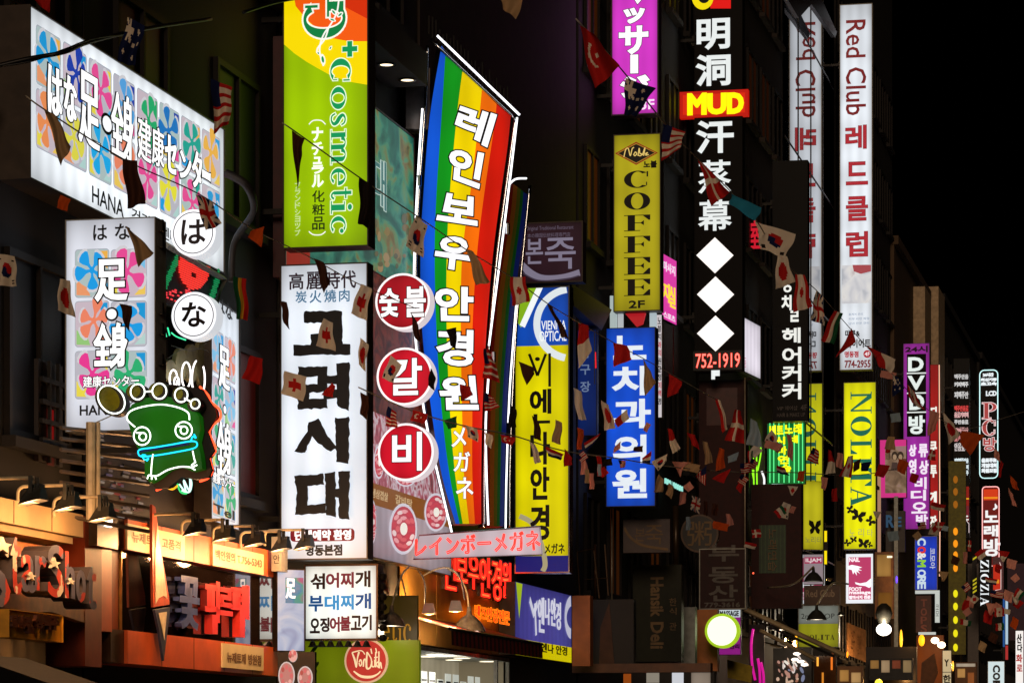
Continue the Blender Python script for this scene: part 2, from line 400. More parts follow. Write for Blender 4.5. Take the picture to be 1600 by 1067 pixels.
# ------------------------------------------------------------------ signs, left to right
K = E('101014', 0.0)
INK = M('black_ink', '0c0c10', 0.6, 0, 0.1)
FL = ['1f9fe0', 'f04f9c', 'f58a6a', '20b070', '2040b0', 'f2e040', '18a898', 'f6b850', 'e84a60', '80c8f0']
def flowers(S, cells, parent=None, k=0.84, part='flower_tiles', cols=None):
    """rounded tiles with five-petalled flowers; cells: local rectangles"""
    mb = MB(); g = random.Random(11)
    for n, (x0, y0, x1, y1) in enumerate(cells):
        w_, h_ = x1 - x0, y1 - y0; r = 0.1 * min(w_, h_)
        mb.poly(rrect(x0, y0, x1, y1, r), 0.0030, E('b2b8c2', k))
        mb.poly(rrect(x0 + .02 * w_, y0 + .02 * h_, x1 - .02 * w_, y1 - .02 * h_, r), 0.0036, E(g.choice(['c2c0cc', 'b4c8c8', 'd0c0cc']), k))
        c2 = g.choice(['f6d060', '1fa4ea', 'b8dcd8', 'f0e050', 'f2a070', '9ad080'])
        mb.poly([(x0 + .05 * w_, y0 + .06 * h_), (x0 + .45 * w_, y0 + .04 * h_), (x0 + .38 * w_, y0 + .2 * h_), (x0 + .2 * w_, y0 + .28 * h_), (x0 + .05 * w_, y0 + .38 * h_)], 0.0041, E(c2, k))
        mb.poly([(x1 - .05 * w_, y1 - .05 * h_), (x1 - .3 * w_, y1 - .05 * h_), (x1 - .22 * w_, y1 - .3 * h_), (x1 - .05 * w_, y1 - .42 * h_)], 0.0043, E(g.choice(FL), k))
        mb.poly([(x1 - .05 * w_, y0 + .06 * h_), (x1 - .35 * w_, y0 + .05 * h_), (x1 - .05 * w_, y0 + .3 * h_)], 0.0045, E(g.choice(['b8dcd8', 'f6d060', 'f04f9c', '60b8e8']), k))
        cx, cy = x0 + (.5 + g.uniform(-.06, .06)) * w_, y0 + (.55 + g.uniform(-.06, .06)) * h_; col = cols[n % len(cols)] if cols else FL[(n * 3 + n // 4) % 10]; a0 = g.uniform(40, 110)
        for layer, (m_, zz, cc) in enumerate(((1.14, 0.0047, 'd8d8de'), (1.0, 0.0055, col))):
            for p in range(5):
                a = R(a0 + 72 * p + [0, 7, -8, 5, -6][(p + n) % 5]); L = (.44 + .05 * ((p * 7 + n) % 3 - 1)) * m_
                q = [(0, .03), (.35, .05), (.62, .14), (.85, .19), (.98, .13), (1.03, 0), (.98, -.13), (.85, -.19), (.62, -.14), (.35, -.05), (0, -.03)]
                mb.poly([(cx + (math.cos(a) * x * L - math.sin(a) * y * m_ * .85) * w_, cy + (math.sin(a) * x * L + math.cos(a) * y * m_ * .85) * h_) for x, y in q], zz + p * 0.0001, E(cc, k))
            mb.poly([(cx + x * w_, cy + y * h_) for x, y in ell(0, 0, .08 * m_, .08 * m_, 10)], zz + .0006, E(cc, k))
    return mb.build(part, parent or S.root)
# --- large facade lightbox of the health centre
S = Pl('facade_lightbox', 'huge white facade lightbox with flower tiles and white outlined lettering, widest sign at upper left', 'sign', 45, 277, a=FA)
q = (46, 10, 349, 277)
S.casing(q, 0.35, CASE, 2.5); S.panel('face', [(q, E('eef4fa', 1.16, .12))])
a, b = S.uv(54, 33), S.uv(345, 0)[0]; low = S.uv(54, 232)[1]; W_ = (b - a[0]) / 8; H_ = (a[1] - low) / 2
flowers(S, [(a[0] + W_ * i + .025, low + H_ * j + .02, a[0] + W_ * (i + 1) - .025, low + H_ * (j + 1) - .02) for i in range(8) for j in (1, 0)], cols=['1f9fe0', 'f5955a', '2040b0', 'e8e050', 'f04f9c', '1fb0f0', '58a8e8', 'f58a6a', '20b070', 'f04f9c', '1878c8', 'f0e840', '18a898', 'f04f9c', 'f6b850', '1f9fe0'])
S.letters('lettering', [('は', (76, 101, 96, 174)), ('な', (101, 116, 119, 184)), ('足', (124, 108, 155, 220)), ('全', (175, 140, 192, 238)), ('身', (192, 148, 207, 250)),
    ('セ', (259, 209, 275, 265)), ('ン', (282, 235, 298, 276)), ('タ', (301, 234, 315, 290)), ('ー', (317, 266, 328, 276))],
    E('ffffff', 1.2), bold=1.4, outline=INK, ow=2.0)
S.letters('kanji_lettering', [('建', (216, 181, 236, 246)), ('康', (238, 195, 256, 255))], E('ffffff', 1.2), bold=.6, outline=INK, ow=1.8)
mb = MB(); u, v = S.uv(166, 194); mb.poly(ell(u, v, .2, .12, 16), .008, INK); mb.poly(ell(u, v, .15, .085, 16), .012, WHITE); mb.build('dot', S.root)
S.letters('small_lettering', [('HANA', (144, 290, 193, 316)), ('건강', (206, 324, 236, 346)), ('센터', (254, 352, 275, 372))], INK, bold=.35)
# --- small lightbox in front of it
S = Pl('blade_lightbox', 'white blade lightbox with six flower tiles just left of the two round white discs', 'sign', 103, 672)
q = (104, 343, 242, 672); S.lightbox(q, E('dfe3ee', 1.0, .12), 0.34, CASEG, 1.5)
cells = []
for j, (ya, yb) in enumerate(((388, 466), (469, 543), (547, 624))):
    for xa, xb in ((117, 171), (173, 230)):
        u0, v0 = S.uv(xa, yb); u1, v1 = S.uv(xb, ya); cells.append((u0, v0, u1, v1))
flowers(S, cells, cols=['1fa4f0', 'f04f9c', 'f58a6a', '1fa4f0', 'f0409a', '30b878'])
S.letters('lettering', [('足', (150, 407, 197, 468)), ('全', (148, 508, 173, 570)), ('身', (173, 506, 197, 572))], E('ffffff', 1.2), bold=2.0, outline=INK, ow=2.2)
S.letters('lettering', [('建康センター', (130, 587, 217, 604))], E('ffffff', 1.1), bold=.25, outline=INK, ow=1.1)
mb = MB(); u, v = S.uv(175, 491); mb.poly(ell(u, v, 11 * S.k, 11 * S.k), .006, INK); mb.poly(ell(u, v, 8 * S.k, 8 * S.k), .012, WHITE); mb.build('dot', S.root)
S.letters('lettering', [('は', (146, 352, 167, 375)), ('な', (180, 350, 203, 374)), ('HANA', (125, 633, 182, 648))], INK, bold=.5)
mb = MB()
for y in (350, 375, 480, 512, 560):
    u, v = S.uv(243, y); mb.box(u, u + .05, v - .06, v + .06, -.14, -.08, IRON)
mb.build('clamps', S.root)
# --- two round discs
for ch, cx, cy, r, nm in (('は', 302, 364, 37, 'upper white disc sign with one thin black curved character, beside the flower lightbox'), ('な', 303, 493, 37, 'lower white disc sign with one looped black character, above the green foot neon')):
    S = Pl('disc_sign', nm, 'sign', cx, cy + r, D=36.6, group='white round disc signs')
    u, v = S.uv(cx, cy); k_ = S.k; mb = MB(); mb.poly(ell(u, v, r * k_, r * k_, 40), -.002, E('e8ecf2', .75), .25); mb.build('rim', S.root)
    mb = MB(); mb.poly(ell(u, v, (r - .6) * k_, (r - .6) * k_, 40), .004, E('fbfbff', 1.15)); mb.build('face', S.root)
    mb = MB(); mb.stroke(ell(u, v, (r - 5) * k_, (r - 5) * k_, 40), .7 * k_, .008, INK); mb.build('ring', S.root)
    S.letters('lettering', [(ch, (cx - 18, cy - 20, cx + 18, cy + 17))], M('brown_ink', '2a1a1a', .6), bold=1.0)
# --- LED matrix board
S = Pl('led_board', 'dark tilted dot matrix board glowing with red lips between the white discs', 'sign', 258, 475, a=FA, off=.25, D=36.9)
S.panel('casing', [([(257, 383), (348, 437), (332, 486), (257, 476)], M('led_black', '18181c', .5))], -.01, .15)
mb = MB(); g = random.Random(3)
for j in range(24):
    for i in range(40):
        x, y = 259 + i * 2.1, 386 + j * 3.4 + i * .9
        t = ((x - 303) / 24) ** 2 + ((y - 418) / 34) ** 2
        c = None
        if t < 1 and y > 400 + (x - 280) * .42 - 2 and not ((x - 302) ** 2 + (y - 430) ** 2 < 22): c = 'ff3a30'
        elif (x < 277 and abs((x - 260) + (y - 440) * .45) < 4) or (x > 327 and abs((x - 335) + (y - 450) * .3) < 4): c = '18a860'
        elif y > 452 and x < 300 and g.random() < .3: c = 'ff4048'
        elif y < 400 + (x - 280) * .5 or y > 470 + (x - 258) * .12: continue
        u, v = S.uv(x, y)
        if c: mb.box(u - .026, u + .026, v - .007, v + .007, 0, .012, E(c, 1.1 if c[0] == 'f' else .6))
mb.build('led_dots', S.root)
mb = MB(); e = S.pts([(257, 383), (348, 437), (332, 486)])
mb.tube([(*p, .02) for p in e], .04, CASEG, 4); mb.build('frame', S.root)
# --- white flower sign seen from the side
S = Pl('side_lightbox', 'narrow white flower lightbox seen nearly edge-on right of the green foot neon', 'sign', 329, 810, D=38.9, a=R(84))
q = (329, 462, 373, 812); S.casing(q, .2, CASE, 1); S.panel('face', [(q, E('e6eef8', 1.05, .1))])
u0, v0 = S.uv(331, 800); u1, v1 = S.uv(368, 517); n = 4
v0 = S.uv(331, 806)[1]; v1 = S.uv(331, 508)[1]; h = (v1 - v0) / 4; wv = (u1 - u0) / 2
flowers(S, [(u0 + wv * i + .02, v0 + h * j + .02, u0 + wv * (i + 1) - .02, v0 + h * (j + 1) - .02) for i in range(2) for j in range(4)])
S.letters('lettering', [('足', (343, 538, 358, 602)), ('全', (340, 656, 350, 738)), ('身', (350, 660, 361, 738))], E('ffffff', 1.2), bold=1.0, outline=INK, ow=1.6)
S.letters('small_lettering', [('建康センター', (333, 735, 367, 753))], E('ffffff', 1.1), bold=.2, outline=INK, ow=.9)
mb = MB(); u, v = S.uv(350, 640); mb.poly(ell(u, v, .13, 9 * S.k), .008, INK); mb.poly(ell(u, v, .09, 6.5 * S.k), .012, WHITE); mb.build('dot', S.root)
S.letters('small_lettering', [('はな', (340, 462, 363, 486)), ('Tel', (334, 786, 366, 800))], INK, bold=.6)
# --- white neon toe loops on the wall behind
S = Pl('toe_neon', 'white neon toe loops over cream ovals behind the green foot neon', 'neon sign', 262, 612, D=37.6, a=FA)
mb = MB()
for cx, cy, rx, ry in ((270, 583, 9, 17), (287, 574, 9, 26), (304, 572, 10, 30), (325, 570, 14, 42)):
    mb.poly(S.pts(ell(cx - 6, cy - 4, rx, ry)), .02, M('cream_board', 'b8b080', .5), .05)
mb.build('toe_boards', S.root)
S.tubes('neon_tube', [(ell(271, 592, 6, 14, 14, 10, 350), False), (ell(291, 586, 7, 20, 14), True), (ell(310, 592, 10, 30, 16, -40, 250), False), (ell(276, 598, 4, 9, 10), True)], E('fff8f4', 2.2), 1.4, .12)
S.tubes('green_tube', [([(257, 514), (260, 526)], False), ([(262, 512), (265, 524)], False), ([(268, 520), (276, 526), (290, 531)], False)], E('40ffb0', 1.2), 1.1, .12)
S.tubes('cable', [([(262, 560), (285, 546), (312, 545), (330, 556), (331, 600)], False), ([(268, 540), (300, 548), (322, 536)], False)], CASEG, .6, .1)
# --- green foot-shaped neon
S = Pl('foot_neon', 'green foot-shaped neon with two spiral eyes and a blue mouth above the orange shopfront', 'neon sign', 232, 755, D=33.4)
back = [(236, 612), (262, 600), (290, 603), (316, 608), (328, 628), (337, 640), (339, 652), (330, 664), (324, 674), (330, 690), (335, 704), (326, 716), (331, 734), (326, 746), (306, 749), (284, 745), (262, 762), (244, 764), (234, 750)]
S.panel('back_board', [(back, M('dark_red_board', '1c0a08', .6))], -.08, .1)
S.tubes('red_tube', [([(312, 604), (325, 617), (330, 628), (343, 640), (344, 654), (332, 665), (327, 676), (333, 690), (337, 704), (328, 716), (332, 734), (326, 746), (312, 752)], False), ([(244, 766), (262, 758), (276, 748), (296, 742), (306, 746)], False)], E('ff4a28', 3.2), 1.8, -.14)
front = [(197, 648), (206, 632), (226, 622), (250, 618), (276, 622), (298, 634), (311, 650), (313, 672), (309, 690), (314, 712), (316, 732), (300, 736), (280, 728), (262, 734), (248, 746), (234, 754), (226, 742), (226, 720), (216, 702), (206, 680)]
S.panel('body_board', [(front, E('1a700e', .6, .5))], .1, .14)  # board itself glows, imitating the green neon glow behind it
mb = MB()
for cx, cy, rx, ry, t in ((175, 624, 27, 21, 50), (215, 613, 16, 15, 0), (250, 611, 16, 15, 0), (284, 617, 13, 14, 0), (306, 631, 11, 11, 0)):
    mb.poly(S.pts(ell(cx + 3, cy + 3, rx, ry, 24, tilt=t)), .12, M('toe_board', '26201a', .5), .16); mb.poly(S.pts(ell(cx, cy, rx - 5, ry - 5, 20, tilt=t)), .13, M('olive_board', '6a6408', .4, var=.3))
mb.build('toe_boards', S.root)
T = E('f4fff4', 2.4)
S.tubes('white_tube', [(ell(174, 624, 24, 18.5, 18, tilt=50), True), (ell(215, 612, 11, 12, 14), True), (ell(249, 611, 11, 12, 14), True), (ell(283, 617, 10, 11, 14), True), (ell(305, 631, 7, 7.5, 12), True),
    ([(226, 612), (238, 611)], False), ([(288, 622), (299, 628)], False),
    ([(211, 667), (200, 657), (199, 648), (208, 640), (230, 634), (255, 632), (280, 637), (294, 645), (296, 656)], False),
    (ell(222, 681, 13, 14, 16), True), (ell(287, 672, 13, 13, 16), True), (ell(223, 682, 5.5, 6, 12), True), (ell(287.5, 672, 5.5, 6, 12), True), ([(213, 676), (222, 676)], False), ([(278, 666), (287, 666)], False),
    ([(239, 709), (237, 725), (236, 741)], False), ([(301, 704), (303, 714), (305, 722)], False), ([(232, 742), (245, 743), (262, 734), (282, 729), (300, 730)], False),
    ([(232, 742), (230, 748)], False), ([(237, 743), (237, 749)], False), ([(242, 743), (244, 749)], False), ([(299, 727), (306, 721)], False), ([(300, 730), (308, 726)], False), ([(300, 731), (305, 734)], False)], T, 1.15, .2)
S.tubes('blue_tube', [([(219, 702), (240, 699), (270, 694), (300, 689), (308, 693), (303, 700), (275, 706), (245, 711), (222, 713), (216, 708)], True), ([(228, 711), (222, 711), (226, 718), (232, 716), (229, 720)], False), ([(298, 690), (301, 682), (306, 684), (303, 678)], False)], E('18c8ff', 2.0), 1.2, .2)
mb = MB(); mb.poly(S.pts([(222, 703), (300, 693), (304, 697), (226, 709)]), .15, M('mouth_board', '041848', .5), .03); mb.build('mouth_board', S.root)
S.bracket(700, 240, 1.0)
S = Pl('tangled_neon', 'small tangle of green and white neon tubing hanging below the green foot neon', 'neon sign', 282, 770, D=33.9)
S.tubes('neon_tube', [([(280, 756), (290, 768), (287, 750), (296, 766), (297, 746)], False), ([(290, 740), (299, 752), (296, 768), (284, 766)], False)], E('c8fff0', 1.6), 1.4, .05)
S.tubes('green_tube', [([(276, 752), (282, 768), (292, 771)], False)], E('38d070', 1.2), 1.5, .05); S.tubes('amber_tube', [([(262, 762), (270, 764), (278, 758)], False)], E('ffb020', 1.4), 1.6, .05)
# --- orange shopfront
ORANGE = M('orange_panel', 'd8602a', .45, var=.2, scale=2.2, bump=.08)
S = Pl('orange_shopfront', 'long orange shop fascia with a dark glossy band, tall white needle emblem and raised letters', 'shopfront', 186, 1036, a=FA)
q = [(186, 811), (424, 857), (424, 1049), (186, 1036)]; yb = lambda x: 0
top = S.uv(186, 811)[1]; bot = S.uv(186, 1036)[1]; d1 = S.uv(186, 858)[1]; d0 = S.uv(186, 984)[1]; ue = S.uv(425, 900)[0]
mb = MB(); mb.box(0, ue, d1, top, -.6, .10, ORANGE); mb.box(0, ue, bot, d0, -.6, .10, ORANGE); mb.build('fascia', S.root)
mb = MB()
for i in range(1, 5):
    for b0_, b1_ in ((d1, top), (bot, d0)): mb.box(ue * i / 5 - .008, ue * i / 5 + .008, b0_, b1_, .1002, .1015, M('joint', '403020', .8))
mb.build('panel_joints', S.root)
mb = MB(); mb.box(0, ue, d0 + .003, d1 - .003, -.5, .0, M('dark_glossy_panel', '1a1210', .04, .0, .2, spec=1.0, coat=1.0)); mb.build('dark_panel', S.root)
mb = MB(); mb.box(-.45, -.004, d1 + .003, top, -.6, .06, M('brown_steel', '4a3828', .35, .5)); mb.box(-.4, -.004, d0, d1, -.6, .0, M('rust_orange', '8a3410', .5, var=.15)); mb.box(-.45, -.004, bot, d0 - .003, -.6, .06, M('brown_steel', '4a3828')); mb.build('end_panel', S.root)
mb = MB(); mb.box(0, .02, d0, d1, .002, .03, M('brass', 'c89850', .3, .9)); mb.build('edge_trim', S.root)
LP = M('label_board', 'e8d8a8', .5, var=.06)
mb = MB()
for x0, x1, y0, y1 in ((199, 289, 817, 858), (333, 412, 849, 883), (348, 412, 1004, 1042)):
    mb = MB(); u0, v1 = S.uv(x0, y0, .125); v0 = S.uv(x0, y1, .125)[1]; mb.box(u0, S.uv(x1, 900, .125)[0], v0, v1, .103, .125, LP); mb.build('label_board', S.root)
S.letters('small_lettering', [('뉴제트제 고품격', (207, 830, 282, 846)), ('백인원의 T.756-5343', (337, 858, 409, 873)), ('뉴제트제 병원점', (355, 1018, 408, 1034))], M('pale_brown_ink', '8a6a48', .6), z=.13, bold=.4)
RED = M('red_letter', 'e03830', .35, var=.1); BLU = M('slate_blue_letter', '4a5a9a', .35)
S.letters('red_lettering', [('파', (322, 907, 346, 968)), ('르', (344, 918, 362, 958)), ('페', (362, 912, 388, 962))], RED, z=.12, bold=2.2, deep=.1, side=M('red_letter_side', '90201c', .4))
mb = MB()
for x, y0, y1 in ((336, 960, 990), (379, 950, 995)): 
    u, v = S.uv(x, y0, .12); mb.box(u - .11, u + .11, S.uv(x, y1, .12)[1], v, .02, .12, RED)
mb.build('letter_legs', S.root)
S.letters('blue_lettering', [('꽃', (283, 900, 310, 978))], BLU, z=.12, bold=2.4, deep=.1)
mb = MB()
mb.poly(S.pts([(238, 788), (243, 792), (250, 850), (264, 930), (265, 944), (240, 948), (238, 860)], .16), .16, M('needle_orange', 'c8502a', .4), .03)
mb.poly(S.pts([(246, 815), (250, 850), (262, 936), (256, 930), (248, 934), (243, 944), (243, 860)], .166), .166, M('needle_white', 'f0d8b8', .4))
mb.poly(S.pts([(242, 952), (266, 948), (262, 985), (256, 1032), (249, 985)], .16), .16, M('needle_slate', '3c4258', .3), .03)
mb.poly(S.pts([(248, 957), (261, 955), (257, 1000)], .166), .166, M('needle_white', 'f0d8b8')); mb.build('needle_emblem', S.root)
mb = MB()
for x, dz in ((291, 0), (321, .1), (363, .2)): pass
# left orange columns and the bright lamp box
S = Pl('orange_column', 'flat orange column with a dark edge left of the orange shop fascia', 'column', 126, 1040, a=FA, off=.05)
mb = MB(); u1 = S.uv(152, 0)[0]; v1 = S.uv(126, 806)[1]; mb.box(0, u1, 0, v1, -.5, .05, M('rust_orange', '8a3410', .5, var=.15)); mb.build('shaft', S.root)
u0 = S.uv(155, 900)[0]; u1 = S.uv(172, 900)[0]; mb = MB(); mb.box(u0, u1, S.uv(155, 985)[1], S.uv(155, 856)[1], -.5, .02, ORANGE); mb.build('panel', S.root)
S = Pl('lamp_box', 'small bright white lamp box at the top left corner of the orange fascia', 'lamp', 152, 852, a=FA, off=.2)
mb = MB(); mb.box(0, S.uv(184, 0)[0], 0, S.uv(152, 806)[1], -.3, 0, M('brown_steel', '4a3828')); mb.build('housing', S.root)
mb = MB(); mb.poly(S.pts([(162, 807), (172, 809), (171, 824), (161, 822)]), .03, E('fff4e0', 3.0), .02); mb.build('bulb', S.root)
# --- cream wall band and 3-D letters at the far left
CREAM = M('cream_stone', 'b09468', .7, var=.15, scale=2, bump=.2)
S = Pl('stone_parapet', 'cream stone parapet band above the lower left letters', 'wall', -60, 790, a=FA, off=.25)
ue = S.uv(116, 800)[0]; mb = MB(); mb.box(0, ue, S.uv(-60, 806)[1], S.uv(-60, 767)[1], -.6, .1, CREAM); mb.box(0, ue - .1, S.uv(-60, 818)[1], S.uv(-60, 806)[1] - .002, -.6, .02, CREAM); mb.build('band', S.root)
mb = MB()
for x in (6, 66): u = S.uv(x, 790)[0]; mb.box(u, u + .02, S.uv(-60, 805)[1], S.uv(-60, 768)[1], .1, .103, M('joint', '403020', .8))
mb.build('joints', S.root)
mb = MB(); mb.box(-.2, ue - .05, S.uv(-60, 1050)[1], S.uv(-60, 818)[1] - .002, -.5, -.3, M('cream_wall', 'b09870', .7, var=.15, scale=2, bump=.1)); mb.build('wall', S.root)
S = Pl('star_letters', 'big red and slate 3-D letters with white stars along the lower left wall', 'sign', -28, 960, a=FA, off=.2)
LM = M('star_letter_paint', 'a03830', .4, var=.2); 
t, n_, b_ = MATS['star_letter_paint'], MATS['star_letter_paint'].node_tree, None
rp = [x for x in n_.nodes if x.type == 'VALTORGB'][0]; rp.color_ramp.interpolation = 'CONSTANT'
rp.color_ramp.elements[0].position = 0; rp.color_ramp.elements[0].color = (*lin('585870'), 1); rp.color_ramp.elements[1].position = .47; rp.color_ramp.elements[1].color = (*lin('b83a2c'), 1)
e_ = rp.color_ramp.elements.new(.62); e_.color = (*lin('d8d0c0'), 1); [x for x in n_.nodes if x.type == 'TEX_NOISE'][0].inputs['Scale'].default_value = 2.4
S.letters('lettering', [('S', (-30, 838, 15, 945)), ('t', (18, 838, 32, 926)), ('a', (34, 866, 54, 922)), ('r', (56, 868, 72, 920)), ('S', (76, 850, 99, 930)), ('h', (103, 862, 116, 932)), ('o', (120, 890, 133, 938)), ('t', (137, 884, 150, 950))], LM, z=.3, bold=1.5, deep=.3, side=M('star_letter_side', '4a4448', .4))
mb = MB()
for cx, cy, r in ((5, 852, 14), (86, 880, 10), (112, 908, 6), (50, 900, 7)):
    u, v = S.uv(cx, cy, .33); mb.poly([(u + (1 if i % 2 == 0 else .42) * r * S.k * 3.0 * math.cos(R(90 + 36 * i)), v + (1 if i % 2 == 0 else .42) * r * S.k * math.sin(R(90 + 36 * i))) for i in range(10)], .33, M('star_white', 'd8d0c0', .4), .03)
mb.build('stars', S.root)
S.panel('backing_board', [([(-40, 838), (10, 842), (65, 852), (75, 870), (140, 912), (140, 975), (80, 955), (-40, 960)], M('orange_board', 'b86a20', .5))], -.1, .1)
S = Pl('yellow_plaque', 'yellow plaque with brown raised letters below the star letters', 'sign', 14, 1000, a=FA, off=.6)
S.casing((12, 952, 96, 994), .15, M('yellow_paint', 'c88c18', .5), 1); S.panel('face', [((12, 952, 96, 994), M('yellow_paint', 'c88c18'))])
S.letters('lettering', [('닭나라', (20, 960, 50, 978)), ('생맥주', (56, 958, 92, 980)), ('점', (44, 978, 52, 988))], M('brown_letter', '4a2410', .4), z=.05, bold=1.2, deep=.05)
S = Pl('dark_canopy', 'dark sloping canopy along the lower left edge of the picture', 'canopy', -60, 1080, a=FA, off=.9)
mb = MB(); ue = S.uv(40, 1040)[0]; mb.add([(0, .35, 0), (ue, .35, 0), (ue, .05, .9), (0, .05, .9), (0, .2, 0), (ue, .2, 0), (ue, -.08, .9), (0, -.08, .9)], [(0, 3, 2, 1), (4, 5, 6, 7), (0, 1, 5, 4), (3, 7, 6, 2), (0, 4, 7, 3), (1, 2, 6, 5)], M('dark_tarpaulin', '0a0806', .8, bump=.2, spec=.1)); mb.build('sheet', S.root)
mb = MB(); mb.tube([(0, -.1, .9), (ue, -.1, .9)], .04, IRON); mb.build('rail', S.root)
# --- tall lime, yellow and orange lightbox
S = Pl('tall_lightbox', 'tall lime green lightbox with a yellow and orange swoosh and green sideways lettering', 'sign', 443, 385)
q = (444, -46, 574, 385); S.casing(q, .34, CASE, 2.0)
S.panel('face', [(q, E('9ec800', .95, .12)), ([(444, -46), (574, -46), (574, 133), (545, 128), (518, 119), (498, 108), (479, 97), (460, 84), (444, 70)], E('f4d800', 1.0)),
    ([(452, -46), (574, -46), (574, 65), (545, 65), (518, 60), (498, 48), (478, 30), (462, 10)], E('f05a10', 1.0)), ([(520, -46), (574, -46), (574, 30), (540, 12)], E('d83008', .9))])
GR = E('109858', .95)
S.letters('lettering', [('C', (516, 92, 548, 130)), ('o', (517, 136, 540, 171)), ('s', (517, 175, 540, 199)), ('m', (517, 203, 540, 257)), ('e', (517, 263, 540, 290)), ('t', (517, 294, 549, 311)), ('i', (517, 314, 550, 334)), ('c', (517, 338, 540, 366))], GR, rot='cw', ser=True, outline=E('f0ffe0', .9), ow=1.6)
S.letters('emblem', [('G', (474, 0, 540, 60))], E('108a48', .8), z=.014, rot='ccw', ser=True, outline=E('f6f6ea', .95), ow=2.6)
S.letters('plus_mark', [('+', (537, 67, 556, 87))], GR, bold=2.2, outline=E('f0ffe0', .9), ow=1.2)
mb = MB(); W1 = E('f8f8f0', 1.0)
for L in ([(530, 0), (527, 20), (518, 38), (508, 52), (502, 66), (500, 82), (506, 104)], [(514, 44), (508, 62), (497, 76), (496, 84)], [(526, 24), (520, 16)], [(527, 26), (534, 20)]):
    mb.ribbon([(*S.uv(x, y), 1.3 * S.k) for x, y in cr(L, 5)], .018, W1)
for cx, cy, rx, ry, t in ((522, 20, 6, 3, 50), (532, 24, 6, 3, 140), (520, 32, 6, 2.5, 20), (505, 94, 9, 4, 80), (517, 76, 4, 2, 120), (498, 84, 3, 2, 60)):
    mb.poly(S.pts(ell(cx, cy, rx, ry, 12, tilt=t)), .019, W1); mb.poly(S.pts(ell(cx, cy, rx * .6, ry * .5, 10, tilt=t)), .0205, GR)
mb.build('flower_emblem', S.root)
S.letters('white_lettering', [('ナ', (488, 200, 504, 220)), ('チ', (488, 223, 504, 242)), ('ュ', (490, 246, 502, 256)), ('ラ', (488, 259, 505, 271)), ('ル', (488, 274, 505, 292))], E('fbfff0', 1.05), bold=.9)
mb = MB()
for cy, t in ((192, -1), (364, 1)): mb.ribbon([(*S.uv(x, y), .9 * S.k) for x, y in cr([(483, cy + 4 * -t * -1 * 0 + (3 if t < 0 else -2)), (490, cy - 3 if t < 0 else cy + 3), (502, cy - 3 if t < 0 else cy + 3), (509, cy + 3 if t < 0 else cy - 2)], 5)], .012, W1)
mb.build('bracket_marks', S.root)
S.letters('dark_lettering', [('化', (488, 298, 507, 316)), ('粧', (488, 319, 507, 336)), ('品', (488, 339, 507, 359))], M('dark_green_ink', '1c4a10', .6), bold=.3)
S.letters('small_lettering', [(c, (461, 285 + i * 10.6, 469, 294 + i * 10.6)) for i, c in enumerate('ブランドショップ')], E('d8f0a0', .8), bold=.3)
# --- landscape picture on the facade
S = Pl('landscape_picture', 'large backlit picture of a turquoise lake on the facade behind the lime lightbox', 'picture', 445, 438, a=FA, off=-.12)
q = (445, 60, 646, 430); S.casing(q, .15, M('maroon_frame', '3a1418', .5), 3)
S.panel('face', [(q, picture('lake_picture', [(.25, '10504a'), (.42, '2a7a68'), (.5, '3f9a80'), (.56, '6aa070'), (.64, '8a7a48'), (.72, '5a6038'), (.8, '3a7a60')], 1.2, .55, 1.2, 8, (1, 1.6, 1)))])
mb = MB(); u0 = S.uv(447, 0)[0]; u1 = S.uv(484, 0)[0]; b0 = S.uv(445, 430)[1]; mb.poly([(u0, b0), (u1, b0), (u1, b0 + .5), (u0, b0 + .62)], .004, E('a83020', .6)); mb.build('red_corner', S.root)
S.letters('lettering', [('대', (585, 242, 603, 318))], E('3a8a88', .5), z=.008, bold=.6, outline=E('d8ece4', .7), ow=1.2)
mb = MB(); g = random.Random(5)
for i in range(26):
    x, y = g.uniform(586, 640), g.uniform(330, 420); mb.poly(S.pts(ell(x, y, g.uniform(2, 6), g.uniform(3, 9), 8)), .004 + i * .0001, E(g.choice(['a08850', '8a7440', 'b89a68', '6a6a40']), .5))
mb.build('rocks', S.root)
# --- white lightbox with four ragged characters
S = Pl('white_lightbox', 'tall white lightbox with four huge ragged black characters and a red name plate', 'sign', 439, 872)
q = (440, 414, 573, 872); S.lightbox(q, E('e4ecf6', 1.08, .1), .27, CASE, 2.0)
S.letters('dark_lettering', [('高', (452, 427, 474, 452)), ('麗', (479, 425, 503, 452)), ('時', (508, 424, 531, 451)), ('代', (533, 423, 556, 450))], M('purple_ink', '402848', .6), bold=.5)
S.letters('blue_lettering', [('炭', (462, 455, 479, 473)), ('火', (484, 454, 502, 473)), ('燒', (507, 453, 525, 472)), ('肉', (530, 452, 546, 471))], E('5088b0', .55), bold=.3)
RG = [[(475, 487), (535, 486), (535, 541), (515, 541), (517, 504), (475, 505)], [(487, 522), (504, 522), (504, 541), (487, 541)], [(460, 540), (549, 538), (549, 554), (460, 556)],
      [(468, 574), (513, 573), (513, 612), (484, 614), (484, 624), (512, 622), (512, 638), (467, 640), (467, 602), (497, 600), (497, 588), (468, 590)], [(527, 568), (548, 566), (547, 642), (529, 636)], [(507, 588), (530, 587), (530, 600), (507, 601)], [(507, 610), (530, 609), (530, 622), (507, 624)],
      [(484, 660), (500, 654), (508, 672), (528, 700), (518, 706), (500, 694), (490, 682), (478, 708), (462, 706), (472, 690), (482, 674)], [(526, 654), (548, 652), (547, 726), (528, 722)],
      [(462, 744), (508, 741), (508, 757), (483, 760), (483, 790), (512, 787), (512, 802), (464, 805), (467, 770)], [(511, 740), (527, 738), (527, 808), (513, 806)], [(526, 764), (536, 764), (536, 778), (526, 778)], [(532, 738), (549, 736), (548, 812), (533, 810)]]
mb = MB(); g = random.Random(2)
